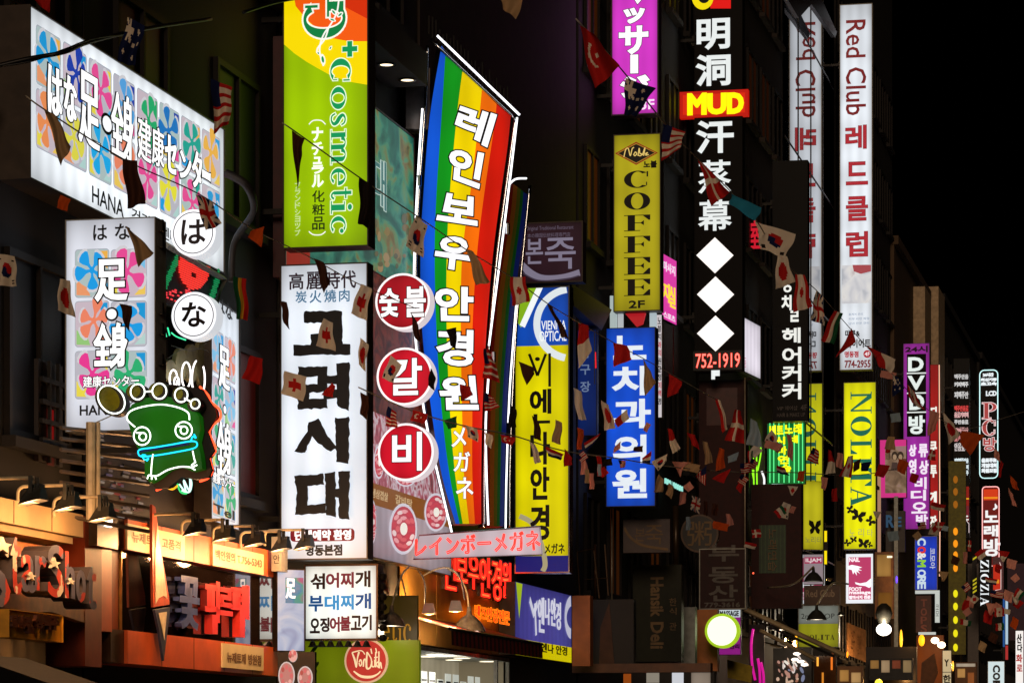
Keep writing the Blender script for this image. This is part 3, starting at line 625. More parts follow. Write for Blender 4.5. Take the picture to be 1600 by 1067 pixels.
for pg in RG:
    out = []
    for i in range(len(pg)):
        a, b = pg[i], pg[(i + 1) % len(pg)]; n = max(1, int(math.hypot(b[0] - a[0], b[1] - a[1]) / 5))
        out += [(a[0] + (b[0] - a[0]) * j / n + g.uniform(-1.1, 1.1), a[1] + (b[1] - a[1]) * j / n + g.uniform(-1.1, 1.1)) for j in range(n)]
    mb.poly(S.pts(out), .03 + len(mb.f) * .0002, INK, .025)
mb.build('black_lettering', S.root)
u0, v0 = S.uv(454, 846); u1, v1 = S.uv(554, 825); mb = MB(); mb.poly(rrect(u0, v0, u1, v1, .05), .01, E('8a1c28', .6), .008); mb.build('red_plate', S.root)
S.letters('plate_lettering', [('단체예약 환영', (461, 828, 548, 843))], E('ffffff', 1.0), z=.016, bold=.8); S.letters('dark_lettering', [('명동본점', (478, 851, 534, 867))], INK, bold=.8)
# --- white menu lightbox
S = Pl('menu_lightbox', 'square white lightbox with three rows of brown, blue and dark characters', 'sign', 477, 998)
q = (478, 884, 588, 997); S.lightbox(q, E('f2f6ee', 1.1, .06), .3, M('bronze_frame', '4a3420', .4, .5), 3)
DB = M('dark_brown_ink', '3a1818', .6); CR_ = E('a03848', .45); BL1 = E('1c64b0', .5); BL2 = E('40a0e0', .75)
S.letters('lettering', [('섞', (486, 896, 507, 919), DB), ('어', (510, 895, 529, 917), CR_), ('찌', (533, 894, 552, 917), CR_), ('개', (556, 892, 578, 916), DB), ('부', (483, 931, 504, 954), BL1), ('대', (508, 930, 529, 952), BL2), ('찌', (533, 929, 552, 951), BL2), ('개', (556, 927, 579, 950), BL1),
    ('오', (485, 966, 499, 988), DB), ('징', (501, 965, 514, 986), DB), ('어', (516, 964, 530, 986), CR_), ('불', (532, 963, 547, 984), CR_), ('고', (549, 962, 564, 983), DB), ('기', (566, 961, 580, 983), DB)], DB, bold=.9)
mb = MB(); g = random.Random(6)
for i in range(7): 
    u, v = S.uv(498 + i * 14 - 8, 1000); mb.lathe([(.005, .0), (.03, -.02), (.05, -.07), (.07, -.09), (.0, -.085)], (u, v, .05), IRON, 10, 'y')
for i in range(7):
    u, v = S.uv(597, 900 + i * 16); mb.lathe([(.005, .05), (.04, .04), (.06, 0), (.04, -.04), (.0, -.05)], (u, v, -.05), IRON, 10, 'y')
mb.build('unlit_bulbs', S.root)
# --- poster with a foot
S = Pl('foot_poster', 'pale lit poster of feet left of the square menu lightbox', 'poster', 433, 1011, D=41.2, a=R(28))
q = [(433, 892), (475, 898), (475, 1019), (433, 1011)]; S.casing((433, 890, 475, 1016), .12, CASE, 1)
S.panel('face', [((433, 890, 475, 1016), picture('feet_picture', [(.3, '8a8cb4'), (.45, 'b8c0d8'), (.55, 'd8d4dc'), (.65, 'c8a8b0'), (.75, 'a8b4d0')], 2.2, .85, 1.0, 3)), ((446, 902, 474, 942), picture('tile_picture', [(.3, '9a90a8'), (.45, '1890b8'), (.55, '30a890'), (.68, 'c04888')], 3.5, .7, .6, 2))])
S.letters('lettering', [('足', (447, 904, 461, 934))], WHITE, bold=.9)
S = Pl('end_box', 'small pale grey electric box between the orange fascia and the white lightbox', 'box', 424, 890, D=41.0)
S.casing((424, 838, 439, 892), .3, CASEG, 0); S.letters('lettering', [('안', (427, 866, 437, 880))], INK, z=.002)
S = Pl('dish_posters', 'two pink dish pictures on a dark board at the bottom edge below the foot poster', 'poster', 434, 1080, D=40.6)
S.panel('board', [((434, 1018, 492, 1085), M('dark_board', '2c2624', .5))], 0, .08)
mb = MB(); g = random.Random(8)
for cx, cy, rx, ry in ((448, 1055, 13, 22), (477, 1058, 12, 18), (458, 1024, 7, 10)):
    mb.poly(S.pts(ell(cx, cy, rx, ry, 20)), .006, E('d8d0d0', .7)); mb.poly(S.pts(ell(cx, cy, rx - 2, ry - 2, 20)), .009, E('c88880', .7))
    for i in range(8): a = i * .785; mb.poly(S.pts(ell(cx + math.cos(a) * rx * .6, cy + math.sin(a) * ry * .6, 2.6, 4, 8)), .012 + i * .0001, E(g.choice(['d87070', 'e8b0a8', 'b85850']), .75))
mb.build('dish_pictures', S.root)
# --- lime green shop panel with the red oval
S = Pl('lime_shop_panel', 'lime green shop panel with a cream-edged red oval at the bottom edge', 'sign', 468, 1090, D=44.0)
S.panel('board', [((468, 1000, 655, 1100), E('8a9a10', .5, .3))], 0, .1)
mb = MB(); mb.poly(S.pts(ell(573, 1032, 34, 35, 40)), .03, E('e8b890', .75), .03); mb.poly(S.pts(ell(573, 1032, 31, 32, 40)), .034, E('c83a30', .75)); mb.build('oval', S.root)
mb = MB(); CC = E('f6d8a8', .95)
for L in ([(553, 1019, 1), (558, 1030, 1.6), (561, 1042, 1), (563, 1028, 1), (566, 1018, 1.6)], [(566, 1034, 1), (569, 1030, 1), (571, 1036, 1), (568, 1040, 1), (566, 1035, 1)], [(574, 1041, 1.2), (575, 1031, 1.2), (578, 1030, 1), (580, 1041, 1.2)],
          [(581, 1018, 1.2), (580, 1042, 1.6), (587, 1042, 1.2), (589, 1030, 1), (581, 1018, 1)], [(590, 1032, 1), (590, 1040, 1.2), (595, 1040, 1), (595, 1030, 1)], [(597, 1018, 1), (597, 1042, 1.2)], [(594, 1027, .9), (601, 1026, .9)], [(602, 1033, 1), (598, 1037, 1), (602, 1042, 1)], [(603, 1017, 1), (603, 1043, 1.2), (606, 1034, 1), (608, 1044, 1)],
          [(553, 1019, 1), (570, 1016, .8), (577, 1022, .8)], [(556, 1048, 1), (570, 1056, 2), (588, 1057, 2), (600, 1053, 1.2), (606, 1048, 1)], [(588, 1013, 1), (590, 1021, 1)], [(597, 1012, 1), (599, 1020, 1)]):
    mb.ribbon([(*S.uv(573 + (x - 579) * .84, y), h * S.k) for x, y, h in cr(L, 5)], .038 + len(mb.f) * 1e-5, CC)
mb.build('script_lettering', S.root)
mb = MB(); g = random.Random(4)
for i in range(5):
    L = [(488 + g.uniform(-6, 6), 1014 + i * 13), (484, 1030 + i * 13)]; mb.poly(S.pts(ell(L[0][0] + 6, L[0][1], 3, 9, 8, tilt=40)), .006, M('dark_green_ink', '1c4a10'))
mb.build('leaf_marks', S.root)
S = Pl('upper_shop_panel', 'dim olive panel with orange letters right of the square menu lightbox', 'sign', 596, 1002, D=44.2)
S.panel('board', [((590, 930, 652, 1000), E('4a3810', .5, .3))], 0, .08); S.letters('lettering', [('e', (598, 975, 609, 1000)), ('t', (611, 968, 620, 1001)), ('i', (622, 970, 628, 1002)), ('c', (630, 974, 643, 1003))], E('b07818', .7), z=.02, ser=True)
# --- dishes picture board on the facade
S = Pl('dishes_picture', 'large facade picture of grilled meat and pink dishes behind the three red discs', 'picture', 576, 890, a=FA, off=-.05)
q = (576, 420, 704, 868); S.casing(q, .12, CASE, 1)
u1 = S.uv(704, 600)[0]; f = lambda y: S.uv(576, y)[1]
mb = MB()
for y0, y1, mt in ((420, 640, picture('grill_picture', [(.3, '1c0a0a'), (.45, '4a1414'), (.55, '7a2a20'), (.62, '5a3428'), (.72, '241010')], 3.0, .6, 1.5, 5)), (640, 752, picture('meat_picture', [(.3, '7a3848'), (.45, 'b86070'), (.52, 'd8c8d0'), (.6, 'a04850'), (.75, '584048')], 3.0, .75, 1.2, 4)), (752, 786, E('a06028', .55)), (786, 868, E('c8b8c4', .6, .25))):
    mb.poly([(0, f(y1)), (u1, f(y1)), (u1, f(y0)), (0, f(y0))], .004, mt, .004)
mb.build('face', S.root)
mb = MB(); g = random.Random(9)
for cx, cy, rx, ry in ((629, 826, 22, 40), (591, 722, 8, 26), (633, 742, 18, 18), (580, 815, 7, 36), (680, 800, 18, 30)):
    mb.poly(S.pts(ell(cx, cy, rx, ry, 26)), .010, E('dcd8e4', .8)); mb.poly(S.pts(ell(cx, cy, rx * .86, ry * .88, 26)), .013, E('c8485a', .75))
    for rr, n in ((.68, 13), (.42, 8)):
        for i in range(n):
            a = i * 6.283 / n; mb.poly(S.pts(ell(cx + math.cos(a) * rx * rr, cy + math.sin(a) * ry * rr, rx * .15, ry * .13, 8, tilt=i * 360 / n)), .016 + i * .0002, E(g.choice(['f0a8ac', 'e06870', 'f4d8d8', 'd04858']), .8))
    mb.poly(S.pts(ell(cx, cy, rx * .26, ry * .25, 14)), .02, E('f4f0e4', .9))
mb.build('dish_pictures', S.root)
S.letters('small_lettering', [('생삼겹살', (581, 762, 606, 776)), ('갈비탕', (618, 772, 644, 786))], E('e8c898', .6), z=.009, bold=.3)
# --- three red discs
for t, cx, cy, r, nm in (('숯불', 629, 471, 44, 'red disc sign with two white characters, topmost of its column'), ('갈', 632, 588, 45, 'red disc sign half covered by a flag, middle of its column'), ('비', 634, 706, 45, 'red disc sign with one plain white character, lowest of its column')):
    S = Pl('red_disc_sign', nm, 'sign', cx, cy + r, D=46.2, group='red round disc signs'); u, v = S.uv(cx, cy); k_ = S.k
    mb = MB(); mb.poly(ell(u, v, r * k_, r * k_, 44), -.002, E('f0e4e8', .75), .3); mb.build('rim', S.root)
    mb = MB(); mb.stroke(ell(u, v, (r - 1.6) * k_, (r - 1.6) * k_, 44), 1.6 * k_, .002, E('fff4f4', 1.15)); mb.build('edge', S.root)
    mb = MB(); mb.poly(ell(u, v, (r - 3.4) * k_, (r - 3.4) * k_, 44), .003, E('d8182c' if t != '숯불' else 'b01824', .95, .15)); mb.build('face', S.root)
    it = [('숯', (594, 452, 623, 494)), ('불', (633, 449, 664, 494))] if t == '숯불' else [(t, (cx - 24, cy - 27, cx + 26, cy + 28) if t == '갈' else (cx - 20, cy - 30, cx + 24, cy + 28))]
    S.letters('lettering', it, E('fffafa', 1.15), z=.03, bold=1.3, outline=M('dark_red_edge', '500810', .5), ow=1.2)
# --- rainbow sign
STR = [[(690, 72), (672, 180), (662, 300), (657, 400), (660, 520), (674, 640), (690, 740), (712, 818)], [(696, 82), (690, 180), (682, 300), (679, 400), (682, 520), (690, 640), (702, 740), (718, 818)], [(723, 108), (714, 180), (703, 300), (698, 400), (698, 520), (703, 640), (711, 740), (723, 818)],
       [(753, 140), (748, 190), (735, 300), (722, 400), (720, 520), (722, 640), (725, 740), (733, 818)], [(776, 163), (772, 200), (757, 300), (745, 400), (738, 520), (738, 640), (738, 740), (742, 818)], [(798, 182), (793, 230), (783, 300), (770, 400), (760, 520), (754, 640), (752, 740), (752, 818)]]
def rainbow(S, k, cols, stripes=None):
    g = [cr(L, 5) for L in (stripes or STR)]; mb = MB()
    for i in range(5): mb.poly(S.pts(g[i] + g[i + 1][::-1]), .0 , E(cols[i], k, .12), .004)
    mb.build('striped_face', S.root)
    mb = MB(); edge = g[0] + g[5][::-1]; q = S.pts(edge); c = Vector((sum(p[0] for p in q) / len(q), sum(p[1] for p in q) / len(q)))
    mb.poly(q, -.01, M('rainbow_case', '20202c', .4), .4); mb.build('casing', S.root)
    return g
S = Pl('rainbow_sign', 'tall curved rainbow striped sign outlined in white neon with seven white characters', 'sign', 700, 818, D=49.5, a=R(14))
g5 = rainbow(S, 1.0, ['1058d8', '10941c', 'f2d400', 'f06c08', 'cc1808'])
S.letters('lettering', [('레', (722, 164, 774, 181, 760, 228, 710, 203)), ('인', (705, 231, 756, 242, 747, 293, 702, 276)), ('보', (694, 303, 744, 311, 744, 351, 684, 342)), ('우', (686, 370, 735, 374, 732, 424, 679, 414)), ('안', (681, 449, 738, 451, 737, 500, 683, 499)), ('경', (684, 516, 738, 518, 737, 571, 685, 568)), ('원', (688, 590, 742, 589, 746, 638, 690, 638))], E('fbfbff', 1.15), bold=2.2, outline=INK, ow=2.0)
S.letters('white_lettering', [('メ', (706, 668, 728, 698)), ('ガ', (709, 706, 734, 736)), ('ネ', (713, 746, 739, 778))], E('fbfbff', 1.1), bold=.5, outline=M('grey_ink', '60607a', .5), ow=.7)
NEON = E('f6f8ff', 2.2)
S.tubes('top_tube', [([(683, 56), (812, 180)], False)], NEON, 1.8, .14, 0)
S.tubes('edge_tube', [([(660, 170), (654, 260), (648, 380), (647, 480), (652, 560), (664, 650), (684, 740), (707, 836)], False), ([(808, 184), (798, 270), (782, 400), (769, 500), (764, 540)], False), ([(763, 592), (759, 660), (760, 740), (763, 820)], False)], NEON, 1.6, .14)
S.tubes('frame', [([(668, 72), (664, 170), (655, 300), (650, 400), (652, 520), (664, 640), (684, 740), (706, 822)], False), ([(806, 180), (790, 300), (777, 400), (766, 520), (760, 640), (757, 740), (757, 824)], False), ([(672, 62), (810, 190)], False)], CHROME, 2.6, .02)
mb = MB()
for y, x in ((285, 652), (360, 790), (560, 768)): u, v = S.uv(x, y); mb.lathe([(.0, .1), (.035, .08), (.035, -.08), (.0, -.1)], (u, v, .14), CHROME, 8, 'y')
mb.build('tube_caps', S.root)
mb = MB(); gg = random.Random(12)
for i in range(24):
    x = 676 + i * 5.6; y = 44 + (x - 683) * .96; u, v = S.uv(x, y); mb.box(u - .012, u + .012, v - .1, v + gg.uniform(.1, .28), -.3, -.27, IRON)
mb.build('bird_spikes', S.root)
mb = MB(); u, v = S.uv(664, 160); mb.box(u - .28, u + .1, v - .4, v + .55, -.5, -.1, M('junction_box', '8a8078', .4, .4)); mb.build('junction_box', S.root)
S = Pl('rear_rainbow_sign', 'dark unlit rainbow sign with white neon edges just behind the bright rainbow sign', 'sign', 780, 822, D=52.5, a=R(14))
rainbow(S, .09, ['981808', 'b06010', '707010', '107828', '1838b0'], [[(l + (r - l) * f_, y) for y, l, r in ((284 + 4 * i, 793, 824), (340, 787, 821), (446, 770, 807), (520, 763, 800), (600, 757, 794), (700, 755, 790), (822, 756, 787))] for i, f_ in enumerate((0, .3, .5, .66, .8, 1))])  # unlit stripes show by a faint glow put into their colour
S.tubes('edge_tube', [([(796, 288), (806, 280), (823, 279)], False), ([(809, 446), (803, 520), (797, 600), (794, 660)], False), ([(793, 690), (791, 760), (790, 826)], False)], NEON, 1.4, .12)
S.tubes('frame', [([(828, 290), (815, 420), (806, 520), (800, 640), (797, 740), (797, 826)], False)], CHROME, 2.6, .02)
# --- pink neon plate and red neon letters under the rainbow
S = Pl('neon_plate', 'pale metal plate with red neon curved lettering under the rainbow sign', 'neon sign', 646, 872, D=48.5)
q = [(655, 836), (843, 822), (847, 866), (646, 873)]; S.panel('plate', [(q, E('d8c8d0', .8, .3))], 0, .06)  # plate glows by itself, in place of neon light falling on it
S.neon_letters('neon_tube', [('レインボーメガネ', (649, 840, 842, 828, 845, 858, 649, 868))], E('ff3428', 1.9), 1.05, .06)
mb = MB(); o = S.pts(q); mb.tube([(*p, .0) for p in o], .012, CHROME, 4, True); mb.build('rim', S.root)
S = Pl('red_neon_letters', 'row of red double-line neon letters on the brass wall below the metal plate', 'neon sign', 668, 940, D=50.5, a=FA)
QL = [('레', (668, 846, 690, 884)), ('인', (693, 855, 713, 918)), ('보', (713, 862, 730, 906)), ('우', (732, 866, 748, 918)), ('안', (750, 868, 767, 930)), ('경', (769, 872, 783, 936)), ('원', (785, 876, 798, 932))]
S.letters('letter_boxes', QL, M('letter_dark_red', '3a0808', .4), z=.02, bold=3.0, deep=.12)
S.neon_letters('outer_tube', QL, E('ff2418', 2.0), 1.25, .06); S.letters('inner_tube', QL, E('ff7838', 1.3), z=.05)
S = Pl('amber_neon_letters', 'small amber neon lettering low on the brass wall beside the glass dome lamps', 'neon sign', 742, 972, D=53.2, a=FA)
S.letters('lettering', [('렌즈안경전문', (742, 944, 796, 966))], E('ff8a10', 1.8), z=.05, bold=1.0); S.neon_letters('neon_tube', [('렌즈안경전문', (742, 944, 796, 966))], E('ff3010', 1.6), .6, .07)
# --- yellow and blue optician lightbox
S = Pl('yellow_lightbox', 'tall yellow lightbox with a blue head, white ring and black vertical lettering', 'sign', 806, 893, D=56.5)
q = (806, 450, 888, 893); S.casing(q, .3, CHROME, 2.2); YB = E('e4d800', .9, .18); BB = E('1450c0', .85, .1)
S.panel('face', [(q, YB), ((806, 450, 888, 540), BB), ((806, 868, 888, 893), E('1c2080', .6)), ([(806, 450), (844, 450), (822, 500), (814, 512), (806, 500)], E('90c020', .8)), ([(838, 450), (848, 450), (820, 512), (812, 508)], E('f4f8f8', 1.0))])
mb = MB(); L = S.pts(ell(893, 506, 54, 54, 30, 95, 262)); L = [p for p in L if p[0] < S.uv(888, 500)[0]]
mb.ribbon([(*p, 5.5 * S.k) for p in L], .011, E('dfe8ec', .95)); L = S.pts(ell(805, 880, 44, 62, 20, -60, 60)); mb.ribbon([(*p, 4 * S.k) for p in S.pts(cr([(812, 806), (832, 818), (846, 850), (852, 880), (848, 892)], 6))], .011, E('b8b088', .7)); mb.build('ring', S.root)
S.letters('white_lettering', [('VIENNA', (846, 501, 884, 515)), ('OPTICAL', (843, 517, 885, 533))], E('f4f8f8', 1.0), bold=.12)
mb = MB(); k_ = S.k
for L in ([(827, 553), (840, 587)], [(853, 553), (840, 587)], [(859, 552), (859, 604)]): mb.stroke(S.pts(L), 2.1 * k_, .012, INK, False)
mb.poly(S.pts(ell(840, 561, 4, 3.2, 12)), .012, INK); mb.build('logo_lettering', S.root)
S.letters('lettering', [('에', (829, 609, 860, 645)), ('ㄴ', (835, 648, 858, 660)), ('나', (830, 676, 858, 724)), ('안', (830, 731, 857, 779)), ('경', (830, 790, 857, 842))], INK, bold=1.5)
S.letters('small_lettering', [('メガネ', (851, 849, 882, 864))], INK, bold=.4)
# --- maroon porridge sign and boards around it
S = Pl('maroon_lightbox', 'dim maroon lightbox with two lilac brush characters above the yellow lightbox', 'sign', 812, 440, D=58)
q = (812, 349, 909, 440); S.casing(q, .3, CASE, 2.0); S.panel('face', [(q, E('2c1420', .75, .2))]); LI = E('9088a0', .65)
S.letters('lettering', [('본', (822, 374, 848, 412)), ('죽', (852, 372, 899, 420))], LI, bold=.5)
S.letters('small_lettering', [('Original Traditional Restaurant', (822, 353, 896, 361)), ('本の韓国伝統料理専門店', (824, 364, 891, 371))], E('706478', .6))
mb = MB(); mb.ribbon([(*S.uv(x, y), h * S.k) for x, y, h in cr([(815, 412, 4), (830, 428, 6), (850, 434, 4), (880, 432, 3.5), (906, 426, 5)], 6)], .011, LI); mb.ribbon([(*S.uv(x, y), 1 * S.k) for x, y in cr([(813, 424), (840, 438), (880, 437), (905, 431)], 6)], .012, E('504458', .5)); mb.build('brush_swoosh', S.root)
S = Pl('dark_fascia_board', 'unlit dark tilted fascia board between the yellow lightbox and the coffee lightbox', 'sign', 893, 490, a=FA, off=.2)
S.panel('board', [([(893, 443), (956, 484), (940, 516), (897, 478)], M('dark_brown_board', '3a2a28', .4))], 0, .2)
S = Pl('blue_banner', 'dim narrow blue banner hanging behind the flags right of the yellow lightbox', 'banner', 902, 680, D=63)
S.lightbox((903, 516, 932, 680), E('0c2c78', .55, .3), .15, IRON, 1)
S.letters('lettering', [('당', (907, 545, 922, 560)), ('구', (907, 570, 922, 585)), ('장', (907, 596, 922, 612))], E('8aa0c8', .5), bold=.3); S.tubes('red_tube', [([(930, 550), (931, 575)], False)], E('ff2838', .9), 1.2, .03, 0)
# --- coffee lightbox
S = Pl('coffee_lightbox', 'olive yellow lightbox with black vertical roman lettering and a black diamond badge', 'sign', 959, 485)
q = (960, 211, 1031, 485); S.lightbox(q, E('b4a818', .88, .16), .35, CASE, 1.5)
S.letters('lettering', [(c, (975, y0, 1016, y1)) for c, y0, y1 in (('C', 267, 294), ('O', 301, 328), ('F', 336, 361), ('F', 369, 395), ('E', 402, 429), ('E', 436, 462))], INK, ser=True)
S.panel('badge', [([(961, 240), (994, 222), (1028, 239), (994, 258)], E('a02818', .6)), ([(964, 240), (994, 224), (1025, 239), (994, 256)], E('c89830', .6)), ([(966, 240), (994, 225.5), (1023, 239), (994, 254.5)], M('badge_black', '0a0808', .5))], .006)
mb = MB(); CC = E('e8c870', .9)
for L in ([(975, 246), (978, 234), (982, 233), (985, 244), (988, 233), (991, 231)], [(991, 241), (993, 238), (995, 241), (992, 244), (990, 241)], [(997, 244), (999, 232), (1000, 240), (1003, 241), (1001, 244), (997, 243)], [(1004, 243), (1008, 231), (1006, 244)], [(1008, 241), (1012, 239), (1009, 243), (1014, 242)]):
    mb.ribbon([(*S.uv(x, y), .8 * S.k) for x, y in cr(L, 5)], .016, CC)
mb.build('script_lettering', S.root)
S.letters('small_lettering', [('노블', (1006, 252, 1026, 262)), ('2F', (983, 470, 1007, 481))], INK, bold=.6)
# --- magenta lightbox
S = Pl('magenta_lightbox', 'tall magenta lightbox with white shadowed characters above the coffee lightbox', 'sign', 956, 178)
q = (957, -50, 1027, 178); S.lightbox(q, E('d838cc', .95, .06), .35, M('dark_purple_case', '3a1838', .4), 2)
S.letters('lettering', [('マ', (975, -36, 1008, 4)), ('ッ', (977, 15, 1005, 35)), ('サ', (969, 43, 1011, 83)), ('|', (987, 88, 995, 113)), ('ジ', (972, 120, 1012, 150))], E('fdf6ff', 1.1), bold=2.2, outline=M('dark_purple_edge', '401040', .5), ow=.9)
S.letters('small_lettering', [('3F', (1001, 156, 1022, 171))], E('f8e0f8', 1.0), bold=.5)
# --- pink sign on the facade
S = Pl('pink_side_sign', 'small pink and magenta sign with yellow characters tucked right of the coffee lightbox', 'sign', 1035, 497, a=R(72), D=70)
q = (1035, 396, 1057, 497); S.lightbox(q, E('e040a8', .95), .12, CASE, 0)
S.letters('lettering', [('지', (1036, 440, 1046, 468)), ('실', (1046, 446, 1055, 478))], E('ffe040', 1.0), bold=.8); S.letters('white_lettering', [('마사지', (1037, 407, 1055, 422)), ('스포츠', (1037, 486, 1055, 494))], E('fff0ff', .9), bold=.3)
# --- blue clinic lightbox
S = Pl('blue_lightbox', 'tall bright blue lightbox with five white vertical characters below the coffee lightbox', 'sign', 947, 790)
q = (948, 513, 1023, 790); S.lightbox(q, E('0a50d8', .92, .2), .35, M('dark_blue_case', '101c48', .4), 1.2)
S.letters('lettering', [('노', (960, 526, 1008, 560)), ('치', (959, 574, 1007, 616)), ('과', (961, 625, 1015, 667)), ('의', (960, 681, 1008, 722)), ('원', (959, 734, 1009, 776))], E('e4ecf4', .95), bold=2.0)
S = Pl('narrow_white_sign', 'thin white vertical sign with red and grey marks right of the blue lightbox', 'sign', 1025, 652, D=66.5)
S.lightbox((1026, 492, 1034, 652), E('dcd4d8', .8), .2, CASEG, .6); S.letters('lettering', [(c, (1027.5, 496 + i * 12.6, 1033, 506 + i * 12.6), INK if i % 5 < 3 else E('c82840', .7)) for i, c in enumerate('노블치과의원교정미백명')], INK, bold=.2)
S = Pl('pale_window_signs', 'cluster of pale strips and a red board between the coffee and blue lightboxes', 'sign', 953, 514, D=66)
S.panel('board', [((953, 462, 963, 513), E('b8c8c8', .75)), ((965, 487, 973, 513), E('c8d0d4', .7)), ((1015, 487, 1025, 513), E('c0d0d8', .75)), ([(975, 488), (1009, 487), (1004, 506), (994, 510)], E('c02028', .75))], 0, .1)
# --- black mud bath sign
S = Pl('black_lightbox', 'tall black sign with white characters, three glowing diamonds and a red number strip', 'sign', 1084, 580)
S.casing((1085, -40, 1160, 580), .4, M('black_case', '070404', .5, spec=.1), 0); S.panel('face', [((1085, -40, 1160, 580), M('black_face', '070404', .5, spec=.1))])
WL = E('e6ecec', .98)
S.letters('lettering', [('明', (1090, 31, 1139, 76)), ('洞', (1089, 87, 1140, 133)), ('汗', (1090, 190, 1145, 238)), ('F', (1113, 580, 1123, 591))], WL, bold=1.6); S.letters('kanji_lettering', [('蒸', (1092, 251, 1141, 301)), ('幕', (1092, 313, 1142, 360))], WL, bold=.8)
S.panel('diamonds', [([(x - 29, y), (x, y - 28), (x + 29, y), (x, y + 28)], E('fff6f0', 1.15)) for x, y in ((1117, 399), (1118, 460), (1118, 521))], .01, .03)
S.panel('number_board', [((1083, 548, 1159, 578), M('led_black', '18181c'))], .012, .05); S.letters('number_lettering', [('752-1919', (1087, 552, 1156, 574))], E('ff3020', 1.7), z=.02, bold=.5); S.letters('number_glow', [('752-1919', (1087, 552, 1156, 574))], E('ff9080', 1.2), z=.021)
S.panel('name_board', [((1062, 142, 1169, 183), E('c81408', .8)), ((1067, 147, 1164, 178), E('d82408', .95))], .03, .2); S.letters('name_lettering', [('M', (1076, 148, 1102, 178)), ('U', (1107, 148, 1133, 177)), ('D', (1138, 147, 1160, 176))], E('fff000', 1.1), z=.05, bold=2.4)
mb = MB(); mb.poly(S.pts([(1110, -20), (1142, -20), (1142, 14), (1110, 14)]), .01, E('e01010', .95)); mb.poly(S.pts(ell(1098, -4, 17, 20, 24)), .013, E('f0d800', 1.0)); mb.poly(S.pts(ell(1100, -6, 10, 12, 20)), .016, INK); mb.build('emblem', S.root)
S = Pl('maroon_signboard', 'big unlit dark maroon panel under the black lightbox with three diamonds', 'sign', 1090, 950, D=77)
S.casing((1092, 594, 1164, 948), .4, M('maroon_paint', '2e0a08', .5, spec=.15), 0); S.panel('faint_panes', [((1104, 606, 1152, 664), M('dull_maroon', '40140f', .5))], .0, .004)
S = Pl('porridge_disc', 'unlit dark round sign with one brown character below the flags', 'sign', 1092, 862, D=74)
u, v = S.uv(1093, 833); mb = MB(); mb.poly(ell(u, v, 30 * S.k, 30 * S.k, 36), 0, M('brown_disc', '4a3018', .4), .2); mb.poly(ell(u, v, 27 * S.k, 27 * S.k, 36), .006, M('dark_disc', '181008', .4)); mb.build('disc', S.root); S.letters('lettering', [('粥', (1074, 814, 1112, 852))], M('tan_letter', '664a1e', .5), z=.02, bold=.2)
S = Pl('estate_sign', 'dim maroon sign with grey vertical characters and a phone number at lower centre', 'sign', 1093, 952, D=73)
q = (1094, 858, 1164, 950); S.casing(q, .25, CASEG, 1.5); S.panel('face', [(q, M('maroon_face', '280a0a', .4, spec=.15))]); GL = M('grey_letter', '524a46', .5)
S.letters('lettering', [('부', (1108, 852, 1154, 876)), ('동', (1108, 886, 1152, 910)), ('산', (1108, 914, 1152, 938))], GL, bold=.8); S.letters('small_lettering', [('779-3616', (1101, 941, 1156, 948))], GL, bold=.4)
# --- white slanted sign, black hair sign
S = Pl('slanted_white_sign', 'plain glowing pinkish white facade panel right of the three diamonds', 'sign', 1158, 580, a=R(72), D=79)
S.lightbox((1158, 494, 1188, 578), E('e4dce8', 1.0, .1), .12, IRON, 1); S.letters('lettering', [('명동', (1160, 556, 1166, 572))], E('e08098', .7))
S = Pl('black_hair_sign', 'tall black sign with small white block characters in two columns beside the reflective glass', 'sign', 1206, 660)
S.casing((1207, 251, 1262, 658), .45, M('black_gloss', '050505', .4, spec=.1), 0); WS = E('eef0ea', .95)
S.letters('lettering', [('치', (1222, 462, 1236, 484)), ('ㄹ', (1236, 486, 1247, 502)), ('헤', (1223, 513, 1250, 535)), ('어', (1223, 543, 1251, 568)), ('커', (1223, 571, 1251, 595)), ('커', (1223, 599, 1251, 623))], WS, z=.0, bold=.9); S.letters('lettering', [('ㅇ', (1225, 446, 1236, 456))], WS, z=.0, bold=.9)
S.letters('small_lettering', [('4F', (1251, 632, 1261, 641)), ('VIP 헤어샵', (1214, 634, 1246, 641)), ('HAIR & MAKE UP', (1214, 645, 1258, 651))], M('grey_letter', '8a8078'), z=.0)
S = Pl('small_script_sign', 'small red and white script sign peeping out behind the flags above the hair sign', 'sign', 1158, 372, D=88)
S.letters('lettering', [('美', (1157, 336, 1164, 356)), ('容', (1165, 345, 1172, 372))], WS, bold=.8); S.letters('red_lettering', [('室', (1172, 345, 1187, 388))], E('d81830', .8), bold=.8)
# --- white and red club lightbox
S = Pl('tall_white_lightbox', 'very tall slim white lightbox with thin dark red sideways lettering under black sky', 'sign', 1314, 577)
q = (1313, 8, 1362, 577); S.lightbox(q, E('dfe6ee', 1.02, .12), .4, CASEG, 1.2); DR = E('8c1420', .55); DR2 = E('c02838', .7)
S.letters('thin_lettering', [('Red', (1322, 32, 1352, 90)), ('Club', (1322, 106, 1353, 180))], DR, rot='cw', bold=.45)
S.letters('lettering', [('레', (1322, 197, 1353, 232)), ('드', (1323, 254, 1355, 288)), ('클', (1323, 308, 1355, 344)), ('럽', (1323, 363, 1355, 400))], DR2, bold=.9, outline=E('700c18', .5), ow=.5)
S.panel('picture', [((1315, 414, 1361, 474), picture('skin_picture', [(.3, 'b8bcc4'), (.45, 'd8d8dc'), (.6, 'e8e6e4'), (.72, 'c0b0b0')], 1.8, .85, .8, 2)), ([(1332, 414), (1361, 414), (1361, 424), (1345, 428), (1334, 424)], E('b85058', .7))], .006)
